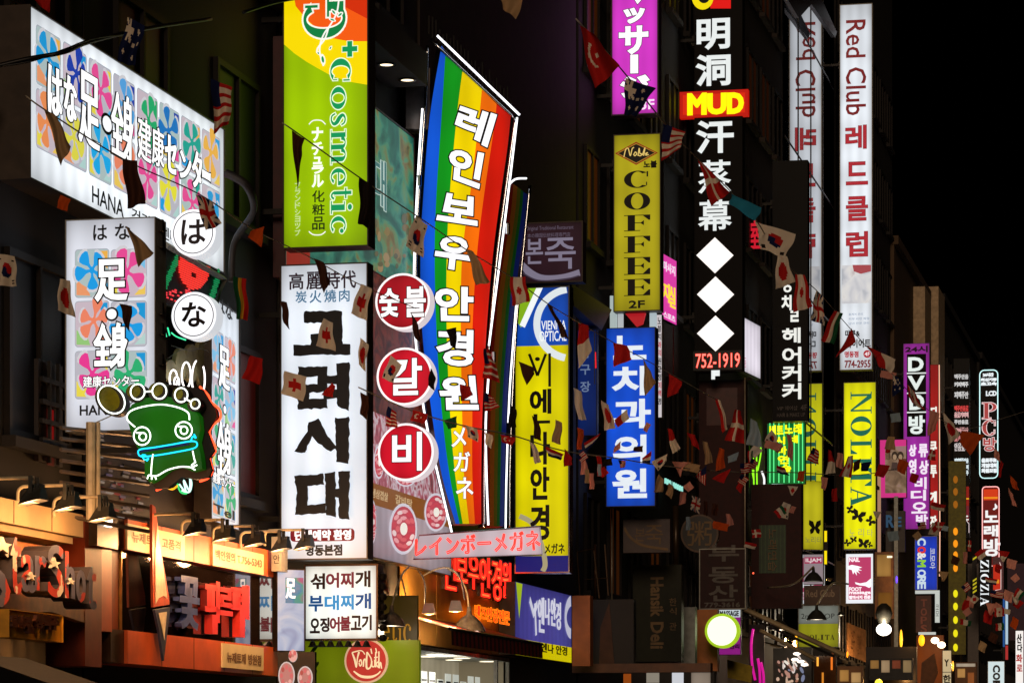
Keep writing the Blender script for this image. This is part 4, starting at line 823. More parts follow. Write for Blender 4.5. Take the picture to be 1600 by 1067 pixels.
S.letters('small_lettering', [('마루&', (1321, 516, 1343, 526)), ('다이어트', (1322, 530, 1360, 543)), ('명동점', (1320, 549, 1341, 558), DR2), ('774-2955', (1320, 563, 1360, 574), DR)], M('slate_ink', '303848', .6), bold=.4)
S.letters('fine_print', [('홈케어 관리', (1326, 489, 1348, 493)), ('피부 비만 체형', (1326, 496, 1358, 500)), ('남녀 전문 관리', (1326, 503, 1358, 507))], E('8098b8', .7))
mb = MB(); mb.poly(S.pts(ell(1355, 553, 6, 6, 16)), .01, DR2); mb.build('badge', S.root); S.letters('badge_lettering', [('4F', (1351, 550, 1359, 556))], WHITE, z=.016)
# --- yellow fashion lightbox, massage lightbox
S = Pl('yellow_green_lightbox', 'bright yellow lightbox with green sideways roman lettering and black butterflies at its foot', 'sign', 1318, 857)
q = (1319, 598, 1368, 857); S.lightbox(q, E('f0ee00', .98, .05), .4, M('olive_case', '50500c', .4), 1)
S.letters('lettering', [(c, (1329, y0, 1362, y1)) for c, y0, y1 in (('N', 612, 646), ('O', 650, 681), ('L', 686, 709), ('I', 713, 727), ('T', 731, 759), ('A', 760, 791))], E('0a7058', .75), rot='cw', ser=True)
S.letters('small_lettering', [('노', (1327, 826, 1336, 838)), ('리', (1341, 825, 1350, 838)), ('타', (1355, 826, 1364, 838))], E('b8b868', .8))
BF = M('butterfly_black', '141008', .6); mb = MB()
for cx, cy, r, t in ((1341, 806, 10, 18), (1360, 814, 7, 55), (1328, 796, 6, 80), (1349, 849, 8, 8), (1324, 848, 5, 40), (1334, 843, 5, -10), (1359, 851, 4, 60)):
    for sg in (1, -1):
        c, s_ = math.cos(R(t)), math.sin(R(t)); W = [(0, -.12), (.3 * sg, -.8), (1.0 * sg, -1), (1.05 * sg, -.4), (.55 * sg, .02), (.9 * sg, .3), (.75 * sg, .85), (.3 * sg, .7), (0, .2)]
        mb.poly(S.pts([(cx + r * (x * c - y * s_), cy + r * (x * s_ + y * c)) for x, y in W]), .012 + len(mb.f) * 1e-4, BF)
mb.build('butterflies', S.root)
S = Pl('massage_lightbox', 'white lightbox with a pink panel, white hand and white foot below the yellow lightbox', 'sign', 1321, 943)
q = (1322, 865, 1364, 942); S.lightbox(q, E('e8ecf2', 1.0), .3, CASEG, .8); S.panel('pink_panel', [((1326, 870, 1361, 936), E('c84070', .8))], .006)
mb = MB(); hand = [(1325, 884), (1331, 882), (1341, 884), (1347, 886), (1341, 888), (1347, 891), (1340, 890.5), (1344, 896), (1338, 892), (1339, 899), (1335, 893), (1333, 897), (1331, 890), (1326, 889)]
foot = [(1361, 903), (1354, 909), (1344, 911), (1336, 909), (1337, 912), (1343, 914), (1352, 915), (1358, 918), (1361, 916)]
mb.poly(S.pts(hand), .012, WHITE); mb.poly(S.pts(foot), .012, WHITE); mb.build('hand_and_foot', S.root)
S.letters('lettering', [('NAIL', (1327, 871, 1343, 877)), ('FOOT', (1327, 917, 1346, 923)), ('massage', (1327, 924, 1360, 929)), ('발마사지 전문', (1327, 930, 1360, 935))], E('ffeef4', 1.0), z=.012, bold=.4)
# --- green striped neon and its neighbours
S = Pl('green_neon_board', 'green board of vertical pale neon tubes with scribbled yellow neon lettering', 'neon sign', 1199, 756, D=90.5)
S.casing((1199, 661, 1258, 756), .25, M('green_neon_case', '0a4a20', .4), 0); S.panel('face', [((1199, 661, 1258, 756), E('068038', .75, .2))])
S.tubes('green_tube', [([(x, 661), (x, 754)], False) for x in (1203, 1209, 1217, 1225, 1233, 1241, 1248, 1254)], E('60f08c', 1.2), .8, .06, 0)
S.neon_letters('yellow_tube', [('비트', (1203, 664, 1224, 680)), ('노래', (1226, 662, 1252, 678)), ('시', (1212, 682, 1226, 694)), ('네', (1232, 680, 1246, 692)), ('마', (1216, 697, 1229, 710)), ('연', (1216, 712, 1232, 724)), ('습', (1220, 726, 1236, 738))], E('f0f010', 1.3), .9, .1)
S.bracket(756, 1225); S.tubes('base_lamp', [([(1206, 758), (1232, 758)], False)], E('d8f4f0', 1.2), 2.2, .0, 0)
S = Pl('lime_neon_flame', 'small lime green neon strokes with a white arc left of the striped neon board', 'neon sign', 1166, 784, D=88)
S.tubes('lime_tube', [([(1168, 690), (1165, 715), (1170, 745)], False), ([(1187, 690), (1178, 700), (1174, 725), (1178, 750)], False), ([(1186, 688), (1189, 705), (1184, 735)], False), ([(1177, 715), (1178, 760)], False), ([(1182, 710), (1183, 770)], False)], E('90f020', 1.3), 1.1, .05)
S.tubes('white_tube', [([(1190, 736), (1194, 748), (1193, 765), (1190, 772)], False)], E('f4f4f4', 1.2), 1.6, .05); S.panel('board', [((1165, 690, 1194, 786), M('dark_board', '2c2624'))], -.04, .1)
S = Pl('yellow_facade_sign', 'yellow panel with black butterflies half hidden on the facade left of the yellow lightbox', 'sign', 1254, 860, D=96, a=R(20))
q = (1255, 752, 1286, 858); S.lightbox(q, E('c8c020', .8, .2), .2, CASE, .6); mb = MB()
for sg in (1, -1): mb.poly(S.pts([(1273 + 9 * x * sg, 824 + 12 * y) for x, y in ((0, -.12), (.3, -.8), (1, -1), (1.05, -.4), (.55, .02), (.9, .3), (.75, .85), (.3, .7), (0, .2))]), .012 + sg * .0005, BF)
mb.build('butterfly', S.root); S.letters('small_lettering', [('노리타', (1258, 838, 1284, 848))], E('8a8a50', .6))
S = Pl('yellow_strip_light', 'thin yellow light strip standing right of the half hidden yellow panel', 'lamp', 1288, 880, D=97); S.casing((1287, 828, 1293, 882), .1, IRON, 0); S.panel('tube', [((1288, 829, 1292, 846), E('ffe000', 1.0)), ((1288, 860, 1292, 881), E('ffe000', 1.0))], .01)
S = Pl('striped_dark_sign', 'dark maroon sign with a dim green striped panel under the green neon board', 'sign', 1172, 950, D=84)
S.casing((1174, 756, 1252, 950), .35, M('maroon_paint', '4a1614'), 0); S.panel('striped_panel', [((1186, 820, 1228, 895), M('dull_green', '1c3418', .5))] + [((x, 820, x + 1.5, 895), M('dull_green_line', '304a24', .5)) for x in range(1189, 1227, 6)], .01); S.letters('lettering', [('노래연습', (1200, 826, 1214, 892))], M('tan_letter', '8a6428'), z=.06, rot='cw')
# --- far right signs
S = Pl('purple_lightbox', 'purple framed lightbox with white letters on black panes and white columns of characters below', 'sign', 1410, 825, D=128)
q = (1412, 537, 1452, 826); S.lightbox(q, E('a428a8', .8, .12), .4, M('purple_case', '3a1040', .4), .5); S.panel('black_panes', [((1417, 553, 1447, 682), M('black_face', '140a0a'))] + [((1417, y, 1447, y + 2), E('e8f0ec', .9)) for y in (582, 613, 643)], .006)
S.letters('lettering', [('D', (1420, 559, 1442, 579)), ('V', (1420, 588, 1443, 608)), ('D', (1422, 617, 1443, 639)), ('방', (1421, 650, 1444, 677))], E('e0ece8', .98), z=.016, bold=1.2)
S.letters('lower_lettering', [('류', (1436, 694, 1449, 713)), ('상', (1437, 720, 1450, 740)), ('상', (1421, 695, 1431, 712)), ('영', (1421, 718, 1431, 740)), ('비', (1430, 746, 1447, 763)), ('디', (1424, 766, 1446, 781)), ('오', (1425, 785, 1448, 801)), ('방', (1432, 804, 1449, 822))], E('f0e4f4', .95), bold=.9); S.letters('dark_lettering', [('24시', (1415, 541, 1449, 550))], M('purple_ink2', '300838', .6), bold=.6)
S = Pl('red_side_sign', 'narrow red sign with white characters and a pink edge tube right of the purple lightbox', 'sign', 1450, 832, D=131)
q = (1453, 570, 1466, 832); S.lightbox(q, E('b01014', .75, .25), .3, IRON, .5); S.tubes('edge_tube', [([(1467.5, 570), (1468.5, 834), (1468, 900)], False)], E('ffc0a0', 1.1), .8, .03, 0)
S.letters('lettering', [('쿠', (1454, 690, 1463, 708)), ('투', (1454, 727, 1463, 745)), ('게', (1454, 768, 1463, 784)), ('장', (1454, 806, 1463, 826)), ('디', (1455, 636, 1463, 652))], E('f0f0e8', .95), bold=.8)
S = Pl('pink_picture_box', 'pink framed lightbox showing a faded picture of two people beside the purple lightbox', 'sign', 1374, 778, D=124)
q = (1375, 687, 1416, 777); S.lightbox(q, E('d83088', .8), .3, CASE, .5); S.panel('picture', [((1383, 697, 1416, 770), picture('couple_picture', [(.3, '4a3428'), (.45, '8a6a50'), (.55, 'a88870'), (.7, 'b08088')], 1.6, .6, 1, 4))], .006)
mb = MB()
for cx in (1398, 1407): mb.poly(S.pts(ell(cx, 712, 5, 7, 14)), .012, E('3a2a20', .5)); mb.poly(S.pts(ell(cx, 714, 3, 4.5, 12)), .014, E('b89878', .6)); mb.poly(S.pts([(cx - 6, 735), (cx - 4, 722), (cx + 4, 722), (cx + 6, 735)]), .012, E('503c38', .5))
mb.build('portraits', S.root)
S = Pl('blue_store_sign', 'deep blue store sign with a white, red and lime sideways logo lettering', 'sign', 1428, 922, D=126)
q = (1430, 838, 1464, 921); S.lightbox(q, E('0838c0', .85, .1), .3, CASEG, .6); cols = [E('c8dce8', .9), E('e03030', .8), E('e8e8e0', .9), E('90d030', .9), E('c8dce8', .9), E('c8dce8', .9), E('c8dce8', .9)]
S.letters('lettering', [(c, (1434, y, 1446, y + 10), cols[i]) for i, (c, y) in enumerate((('C', 841), ('o', 854), ('&', 863), ('M', 875), ('O', 890), ('R', 900), ('E', 909)))], WS, rot='cw', bold=.7); S.letters('small_lettering', [('코모아', (1453, 856, 1461, 888))], E('c0c8e0', .8), rot='cw', bold=.3)
S = Pl('white_frame_board', 'dark red board with faint lettering inside a white lit frame below the blue store sign', 'sign', 1428, 990, D=125.5)
S.casing((1431, 930, 1455, 988), .2, M('dark_red_face', '3c1414', .5), 0); mb = MB()
for g_ in ((1430, 922, 1468, 927), (1461, 927, 1468, 972), (1435, 987, 1462, 991)): mb.poly(S.quad(g_), .02, E('c8d0cc', .8), .1)
mb.build('lit_frame', S.root); S.letters('lettering', [(c, (1439, y, 1448, y + 11)) for c, y in (('T', 936), ('O', 950), ('P', 963), ('S', 976))], M('dull_red_letter', '7a4038', .5), z=.004, bold=.5); S.letters('small_lettering', [('코', (1462, 944, 1467, 952)), ('모', (1462, 954, 1467, 962))], INK, z=.025)
S = Pl('dotted_light_board', 'dark olive strip with a column of amber and yellow light dots', 'sign', 1480, 1022, D=140)
S.casing((1482, 720, 1509, 1022), .3, M('olive_board', '6a6408'), 0); MATS['olive_board'].node_tree.nodes['Principled BSDF'].inputs['Specular IOR Level'].default_value = .2
mb = MB()
for i, y in enumerate((749, 768, 788, 830, 849, 867, 887, 927, 947, 968, 989, 1011)): mb.poly(S.pts(ell(1493, y, 3.6, 6, 14)), .02, E('ff9a10' if y < 900 else 'f0e410', (.25 if i < 3 else .95)), .02)
mb.build('light_dots', S.root)
S = Pl('menu_neon_tower', 'dark tower of small white neon menus with a red panel in its lower half', 'neon sign', 1488, 842, D=146)
S.casing((1490, 560, 1515, 840), .3, M('black_gloss', '0c0c0c'), 0)
for y, h, n, c in ((585, 7, 4, 'c8c8c8'), (597, 7, 4, 'd8d8d8'), (612, 10, 4, 'd0d0d0'), (634, 8, 5, 'd04040'), (644, 8, 5, 'e0b0b0'), (656, 6, 4, 'd0d0d0'), (668, 8, 4, 'd8a0a0'), (680, 9, 4, 'd08080'), (692, 12, 4, 'd0c8c8'), (716, 7, 6, 'e0f0f4'), (726, 7, 6, 'e0f0f4'), (735, 7, 6, 'e0f0f4')):
    S.letters('lettering', [('음료커피맥주안주'[(y + i) % 7] , (1491.5 + i * 22 / n, y, 1491.5 + (i + .85) * 22 / n, y + h)) for i in range(n)], E(c, .85), z=.0, bold=.4)
S.panel('red_panel', [((1491, 760, 1514, 790), E('a01810', .6)), ((1491, 778, 1514, 780), E('f0b020', .9)), ([(1491, 790), (1514, 790), (1514, 815)], E('882030', .55))], .004); S.tubes('white_tube', [([(x, 762), (x, 786)], False) for x in (1494, 1499, 1504, 1509)] + [([(1491, 788), (1514, 818), (1514, 832)], False)], E('f0d8d8', .9), .5, .02, 0); S.letters('white_lettering', [('노', (1505, 800, 1513, 812))], WS, z=.014, bold=.5)
S = Pl('white_border_neon', 'black sign with a rounded white neon border and red outlined letters at the right', 'neon sign', 1530, 748, D=150)
u0, v0 = S.uv(1531, 747); u1, v1 = S.uv(1559, 578); bd = rrect(u0, v0, u1, v1, 7 * S.k)
mb = MB(); mb.poly(bd, 0, M('black_gloss', '0c0c0c'), .3); mb.build('casing', S.root); mb = MB(); mb.tube([(*p, .03) for p in bd], .85 * S.k, E('c8f4f4', 1.3), 5, True); mb.build('border_tube', S.root)
S.letters('red_lettering', [('P', (1535, 629, 1557, 654)), ('C', (1535, 656, 1557, 680))], E('b84848', .75), ser=True, outline=E('f0d8d8', 1.0), ow=1.0); S.letters('red_lettering', [('방', (1537, 684, 1556, 704))], E('b84848', .75), bold=.5, outline=E('f0d8d8', 1.0), ow=.8)
S.letters('white_lettering', [('24시간', (1536, 583, 1552, 588)), ('최신기종', (1533, 591, 1557, 595)), ('초고속', (1533, 597, 1557, 602)), ('LCD', (1541, 611, 1557, 618)), ('음료무료', (1534, 716, 1557, 722)), ('게임대회', (1534, 724, 1557, 730)), ('회원모집', (1534, 732, 1557, 738))], E('e8f0f4', .95), bold=.6)
S = Pl('red_border_neon', 'red sign with a rounded pink neon border and three large white characters at the right', 'neon sign', 1533, 885, D=151)
u0, v0 = S.uv(1535, 884); u1, v1 = S.uv(1561, 760); bd = rrect(u0, v0, u1, v1, 5 * S.k)
mb = MB(); mb.poly(bd, 0, E('7c1010', .55), .3); mb.build('casing', S.root); mb = MB(); mb.tube([(*p, .03) for p in bd], .8 * S.k, E('ffb4b0', 1.4), 5, True); mb.build('border_tube', S.root)
S.panel('orange_panel', [((1537, 764, 1559, 781), E('d83810', .85)), ((1537, 776, 1559, 779), E('f09018', .9))], .006); S.letters('white_lettering', [('노', (1538, 798, 1559, 815)), ('래', (1538, 821, 1559, 837)), ('방', (1538, 842, 1562, 868))], E('f0f0f0', .98), bold=1.0); S.letters('white_lettering', [('♪', (1552, 787, 1558, 796))], E('f0f0f0', .98), bold=.5)
S = Pl('black_name_board', 'black board with white sideways roman lettering under the red bordered neon', 'sign', 1528, 948, D=146)
S.casing((1529, 868, 1549, 948), .3, M('black_gloss', '0c0c0c'), 0); S.letters('lettering', [(c, (1532, y0, 1545, y1)) for c, y0, y1 in (('Z', 874, 887), ('I', 889, 894), ('O', 896, 910), ('Z', 912, 923), ('I', 925, 930), ('A', 932, 946))], E('eef4f8', 1.0), rot='cw', ser=True, z=.004)
S = Pl('small_red_lightbox', 'small red lightbox with a cream outline right of the black board', 'sign', 1550, 928, D=148)
u0, v0 = S.uv(1552, 925); u1, v1 = S.uv(1566, 874); S.casing((1551, 870, 1568, 928), .2, M('mauve_case', '6a2a44', .4), 0); S.panel('face', [((1552, 882, 1563, 921), E('c82810', .8)), ((1554, 905, 1561, 911), E('e09018', .9))], .004); mb = MB(); mb.tube([(*p, .02) for p in S.pts([(1562, 878), (1564, 884), (1564, 920), (1555, 922)])], .5 * S.k, E('f0d0c8', 1.0), 5); mb.build('border_tube', S.root)
S = Pl('white_word_lightbox', 'small white lightbox with black sideways letters at the bottom right edge', 'sign', 1544, 1085, D=120)
S.lightbox((1544, 1033, 1569, 1085), E('c8dce0', .95), .3, CASEG, .6); S.letters('lettering', [(c, (1552, y, 1562, y + 10)) for c, y in (('C', 1039), ('O', 1051), ('F', 1063), ('F', 1075))], INK, rot='cw', bold=.8)
S = Pl('cream_letter_sign', 'cream stacked sign with a thin black letter below the orange street lamp', 'sign', 1472, 1085, D=122)
S.lightbox((1473, 1016, 1486, 1085), E('c8b890', .75), .2, CASE, .4); S.letters('lettering', [('Y', (1476, 1030, 1482, 1040)), ('한', (1474, 1054, 1485, 1066))], INK, bold=.5); S.panel('divider', [((1473, 1049, 1486, 1050), INK)], .006)
S = Pl('white_script_lightbox', 'slim white lightbox with black brush and red marks at the right picture edge', 'sign', 1586, 1070, D=135)
S.lightbox((1587, 985, 1599, 1070), E('f0ece8', 1.0), .3, CASE, .4); S.letters('lettering', [('산', (1589, 990, 1596, 1004), INK), ('다', (1590, 1006, 1597, 1018), INK), ('화', (1588, 1022, 1597, 1034)), ('로', (1589, 1038, 1597, 1048))], E('c03838', .7), bold=.5)
S = Pl('blue_white_strip', 'thin blue and white light strip in the far right cluster of signs', 'sign', 1566, 1030, D=150)
S.casing((1567, 925, 1576, 1030), .2, IRON, 0); S.panel('face', [((1571, 925, 1575, 1006), E('b8d4e8', .8)), ((1567, 935, 1570, 1010), E('1858a0', .7)), ((1571, 1008, 1575, 1030), E('c03030', .7))], .006)
# --- low signs, centre
S = Pl('blue_banner_sign', 'blue and yellow facade banner with white lettering and a lime wedge at bottom centre', 'sign', 805, 1023, a=FA, off=.1)
q = [(805, 908), (893, 931), (893, 1036), (805, 1022)]; t0 = S.uv(805, 908)[1]; b0 = S.uv(805, 1022)[1]; m0 = S.uv(805, 996)[1]; ue = S.uv(893, 960)[0]
mb = MB(); mb.box(0, ue, b0, t0, -.3, -.004, CASE); mb.build('casing', S.root); mb = MB(); mb.poly([(0, m0), (ue, m0), (ue, t0), (0, t0)], .0, E('4c48a0', .7, .15)); mb.poly([(0, b0), (ue, b0), (ue, m0), (0, m0)], .0, E('d8c800', .85)); mb.poly(S.pts([(806, 909), (816, 912), (811, 966)]), .004, E('a8c020', .85)); mb.build('face', S.root)
mb = MB(); k_ = S.k * 3
for L in ([(827, 936), (833, 958), (839, 942)], [(835, 942), (837, 992)]): mb.stroke([S.uv(*p) for p in L], .07, .01, E('d4d4e4', .85), False)
mb.build('logo_lettering', S.root); S.letters('lettering', [('엔', (841, 932, 850, 986)), ('나', (852, 934, 859, 974)), ('안', (861, 934, 868, 976)), ('경', (869, 940, 876, 982))], E('d4d4e4', .85), bold=.9)
S.letters('small_lettering', [('비엔나 안경', (836, 1002, 886, 1016))], M('olive_ink', '50480c', .6), bold=.5); mb = MB(); mb.ribbon([(*p, .1) for p in S.pts(ell(893, 964, 10, 26, 16, 100, 260))], .01, E('c8c8dc', .8)); mb.build('ring', S.root)
S = Pl('dark_green_board', 'unlit dark green board with faint gold sideways lettering at lower centre', 'sign', 989, 1034, D=68)
S.casing((990, 883, 1064, 1032), .3, M('green_black_paint', '181a0a', .4, spec=.15), 1); TL = M('tan_letter', '8a6428'); S.letters('lettering', [('Hansik', (1017, 902, 1036, 962)), ('Deli', (1017, 972, 1036, 1012))], TL, z=.0, rot='cw', bold=.8); S.letters('small_lettering', [('한', (1046, 934, 1057, 946)), ('식', (1046, 949, 1057, 960)), ('관', (1046, 972, 1057, 984))], TL, z=.0)
S = Pl('dim_porridge_board', 'unlit brown board with a pale swoosh and faint characters under the blue lightbox', 'sign', 974, 864, D=66)
S.casing((975, 812, 1046, 862), .3, M('dark_brown_board', '3a2a28'), 1); S.letters('lettering', [('본', (992, 825, 1008, 845)), ('죽', (1008, 820, 1036, 850))], M('tan_letter', '8a6428'), z=.0); mb = MB(); mb.ribbon([(*S.uv(x, y), 2 * S.k) for x, y in cr([(975, 824), (986, 840), (1006, 852), (1044, 858)], 6)], .004, M('tan_letter', '8a6428')); mb.build('brush_swoosh', S.root)
S = Pl('magenta_foot_sign', 'magenta and white sign half hidden behind the round lime light', 'sign', 1120, 1024, D=78); S.lightbox((1120, 952, 1157, 1022), E('98208a', .7), .2, CASE, .6); S.panel('white_panel', [((1120, 952, 1157, 964), E('d0dce0', .85))], .006); S.letters('lettering', [('MASSAGE', (1125, 954, 1154, 962)), ('발', (1146, 974, 1155, 988)), ('관리', (1140, 1006, 1155, 1013))], M('purple_ink2', '300838'), z=.012, bold=.4)
S = Pl('lime_round_light', 'round glowing lime and white light with a green rim at bottom centre', 'sign', 1128, 1012, D=70.5); u, v = S.uv(1128, 985); k_ = S.k
mb = MB(); mb.poly(ell(u, v, 27 * k_, 27 * k_, 36), 0, E('a8d020', .9), .25); mb.build('rim', S.root); mb = MB(); mb.poly(ell(u, v, 23 * k_, 23 * k_, 36), .006, E('f4fcd8', 1.3)); mb.build('face', S.root)
S = Pl('pink_neon_curves', 'two tall magenta neon curves standing beside a shop at the bottom edge', 'neon sign', 1172, 1075, D=84); S.panel('board', [((1170, 975, 1194, 1075), M('dark_board', '2c2624'))], -.1, .1)
S.tubes('neon_tube', [([(1177, 982), (1174, 1005), (1175, 1035), (1180, 1062)], False), ([(1184, 1028), (1187, 1048), (1188, 1075)], False), ([(1189, 1034), (1193, 1055), (1193, 1075)], False)], E('d81898', .9), 2.0, .02)
S = Pl('yellow_cloth_sign', 'small draped yellow cloth sign below the magenta sign at bottom centre', 'banner', 1136, 1064, D=80); S.panel('cloth', [([(1136, 1030), (1176, 1040), (1174, 1066), (1137, 1058)], M('yellow_cloth', 'a89028', .7))], 0, .02)
S = Pl('white_yellow_panel', 'white and lime fascia panel with dark roman lettering at lower right', 'sign', 1248, 1012, D=92); S.lightbox((1248, 946, 1310, 1010), E('a8a818', .6, .15), .3, CASEG, .6); S.panel('upper_panel', [((1248, 946, 1310, 974), E('8a9088', .6, .15))], .006)
S.letters('lettering', [(c, (1257 + i * 8, 991, 1264 + i * 8, 999)) for i, c in enumerate('NOLITA')], M('olive_ink', '50480c'), ser=True); S.letters('small_lettering', [('2nd SHOP', (1252, 958, 1304, 966))], INK, z=.016)
S = Pl('brown_club_board', 'brown unlit board with pale thin lettering left of the massage lightbox', 'sign', 1254, 946, D=94); S.casing((1256, 914, 1312, 944), .2, M('brown_board', '4a3020', .5), 0); S.letters('lettering', [('Red Club', (1259, 921, 1304, 932))], M('pale_letter', '907860', .5), z=.0, bold=.3)
S = Pl('pink_jam_sign', 'pale pink sign half hidden by two dark lamp shades at lower right', 'sign', 1254, 915, D=95); S.lightbox((1256, 866, 1286, 912), E('a898a0', .6), .2, CASE, .5); S.panel('band', [((1257, 870, 1285, 880), E('b03860', .7))], .006); S.letters('lettering', [('ILJAM', (1259, 872, 1283, 879))], E('e8d8dc', .8), bold=.3)
# ------------------------------------------------------------------ ground
def struct(o): o['kind'] = 'structure'; return o
mb = MB(); mb.add([(-400, -50, 0), (400, -50, 0), (400, 900, 0), (-400, 900, 0)], [(0, 1, 2, 3)], M('asphalt', '3a3a3c', .85, var=.2, scale=3)); struct(mb.build('ground'))
mb = MB()
for y0, y1 in ((0, 250),):
    xa, xb = X0 + SX * y0, X0 + SX * y1
    vs = [(xa - .2, y0), (xa + 2.4, y0), (xb + 2.4, y1), (xb - .2, y1)]; mb.poly(vs, .12, M('paving', '6a6660', .8, scale=2), .12)
struct(mb.build('pavement'))
# ------------------------------------------------------------------ buildings along the street
WOFF = -.35
GLASS = M('dark_window_glass', '0c0e12', .45, .0, .2, spec=.1)
def building(name, label, px0, px1, ytop, mat, floors=True, fh=3.5, z0=5.0, ww=1.7, lit=None, frame=None, off=WOFF):
    D0 = dfac(px0, off); S = Pl(name, label, 'building', px0, HY + CAMZ * F / D0, D=D0, a=FA)
    L = S.uv(px1, 800)[0]; H = min(42.0, S.uv(px0, ytop)[1])
    mb = MB(); mb.box(0, L, 0, H, -9, 0, mat); mb.build('wall', S.root)
    mb = MB(); mb.box(-.05, L + .05, H + .003, H + .35, -9.05, .18, mat); mb.build('cornice', S.root)
    fm = frame or M('window_frame_dark', '140f0b', .6, spec=.15); n = max(1, int(L / (ww + .9))); g = random.Random(len(label))
    if floors:
        z = z0; cnt = 0
        while z + 2.2 < H and cnt < 44:
            for i in range(n):
                u = (i + .5) * L / n - ww / 2; w_ = MB()
                for b in ((u - .08, u, z - .08, z + 1.88), (u + ww, u + ww + .08, z - .08, z + 1.88), (u, u + ww, z - .08, z), (u, u + ww, z + 1.8, z + 1.88), (u + ww / 2 - .03, u + ww / 2 + .03, z, z + 1.8)):
                    w_.box(*b, .003, .07, fm)
                w_.box(u - .15, u + ww + .15, z - .2, z - .083, .003, .16, mat)
                wo = w_.build('window', S.root); p = MB(); p.box(u + .002, u + ww - .002, z + .002, z + 1.798, .004, .02, (lit if lit and g.random() < .3 else GLASS)); p.build('pane', wo); cnt += 1
            z += fh
    return S
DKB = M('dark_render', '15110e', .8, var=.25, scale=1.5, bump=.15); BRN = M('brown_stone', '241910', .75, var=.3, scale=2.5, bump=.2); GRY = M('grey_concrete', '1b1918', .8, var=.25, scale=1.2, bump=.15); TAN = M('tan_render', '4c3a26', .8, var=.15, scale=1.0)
RL = E('601810', .12); WL_ = E('80705a', .05)
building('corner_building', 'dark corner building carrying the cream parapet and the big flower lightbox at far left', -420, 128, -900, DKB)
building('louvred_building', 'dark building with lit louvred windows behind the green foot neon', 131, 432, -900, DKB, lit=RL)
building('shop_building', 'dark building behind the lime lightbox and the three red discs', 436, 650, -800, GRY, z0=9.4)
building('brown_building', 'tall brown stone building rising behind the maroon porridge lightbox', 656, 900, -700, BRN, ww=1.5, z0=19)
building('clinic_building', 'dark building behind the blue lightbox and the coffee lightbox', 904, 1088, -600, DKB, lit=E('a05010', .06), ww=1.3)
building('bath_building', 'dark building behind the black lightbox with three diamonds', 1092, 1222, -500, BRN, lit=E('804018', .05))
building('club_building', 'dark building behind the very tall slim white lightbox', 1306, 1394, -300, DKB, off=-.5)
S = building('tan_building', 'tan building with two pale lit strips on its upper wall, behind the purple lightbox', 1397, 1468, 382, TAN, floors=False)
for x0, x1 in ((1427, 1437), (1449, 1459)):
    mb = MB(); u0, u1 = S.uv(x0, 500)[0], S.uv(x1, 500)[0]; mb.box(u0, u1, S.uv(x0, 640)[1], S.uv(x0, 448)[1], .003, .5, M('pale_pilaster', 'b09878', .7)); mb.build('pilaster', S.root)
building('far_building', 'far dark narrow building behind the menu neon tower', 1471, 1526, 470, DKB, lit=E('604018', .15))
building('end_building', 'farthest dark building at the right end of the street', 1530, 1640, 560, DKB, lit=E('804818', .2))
# reflecting glass facade
D0 = dfac(1226, WOFF); S = Pl('glass_building', 'building with a dark reflecting glass facade that mirrors the slim white lightbox', 'building', 1226, HY + CAMZ * F / D0, D=D0, a=FA)
L = S.uv(1303, 600)[0]; H = 36.0
mb = MB(); mb.box(0, L, 0, H, -9, -.06, GRY); mb.build('wall', S.root)
MIR = M('reflective_glass', '62676f', .015, 1.0, .03); mb = MB(); mb.box(.0, L, 4.6, H - .3, -.058, 0, MIR); mb.build('glass', S.root)
mb = MB()
for i in range(1, 4): mb.box(L * i / 4 - .02, L * i / 4 + .02, 4.6, H - .3, .002, .02, IRON)
for z in range(8, 36, 4): mb.box(0, L, z, z + .05, .002, .015, IRON)
mb.build('mullions', S.root)
S = Pl('slanted_beam', 'dark slanted canopy beam crossing the reflection at upper right', 'beam', 1205, 70, a=FA, off=-.2)
mb = MB(); q = S.pts([(1222, 10), (1262, 0), (1288, 55), (1285, 62), (1232, 68)]); mb.poly(S.pts([(1205, -10), (1262, -10), (1291, 52), (1288, 60), (1250, 8), (1230, 30)]), .35, M('dark_brown_board', '3a2a28'), .12); mb.build('beam', S.root)
# ------------------------------------------------------------------ recessed lights under canopies
S = Pl('upper_canopy', 'dark canopy slab with two glowing recessed lights right of the lime lightbox', 'canopy', 560, 100, a=FA, off=-.3)
ue = S.uv(606, 150)[0]; mb = MB(); mb.box(-3, ue, .0, .5, 0, .62, GRY); mb.build('slab', S.root); mb = MB(); mb2 = MB()
for x, z in ((.1, .4), (1.2, .44)): mb.lathe([(.0, -.012), (.1, -.012)], (x, 0, z), E('ffe8c0', 2.2), 16, 'y'); mb2.lathe([(.1, -.02), (.14, -.02), (.14, .0)], (x, 0, z), CHROME, 16, 'y')
mb.build('recessed_light', S.root); mb2.build('light_ring', S.root)
S = Pl('corner_canopy', 'dark canopy slab with one warm recessed light left of the lime lightbox', 'canopy', 380, -22, a=FA, off=-.3)
ue = S.uv(452, 0)[0]; mb = MB(); mb.box(0, ue, 0, .5, 0, 1.0, GRY); mb.build('slab', S.root); mb = MB(); mb.lathe([(.0, -.012), (.12, -.012)], (ue * .62, 0, .55), E('ffd8a0', 2.0), 16, 'y'); mb.build('recessed_light', S.root)
# pale panel between the orange fascia and the white lightbox
S = Pl('pale_wall_strip', 'narrow pale grey wall strip just left of the white lightbox with ragged characters', 'wall', 422, 872, D=43)
mb = MB()
for x0, x1, y0, y1 in ((422, 444, 230, 410), (424, 440, 412, 560), (428, 440, 710, 850)): a_ = S.quad((x0, y0, x1, y1)); mb.box(a_[0][0], a_[1][0], a_[2][1], a_[0][1], -.4, -.33, M('pale_grey_panel', '77777a', .6))
mb.build('strip', S.root)
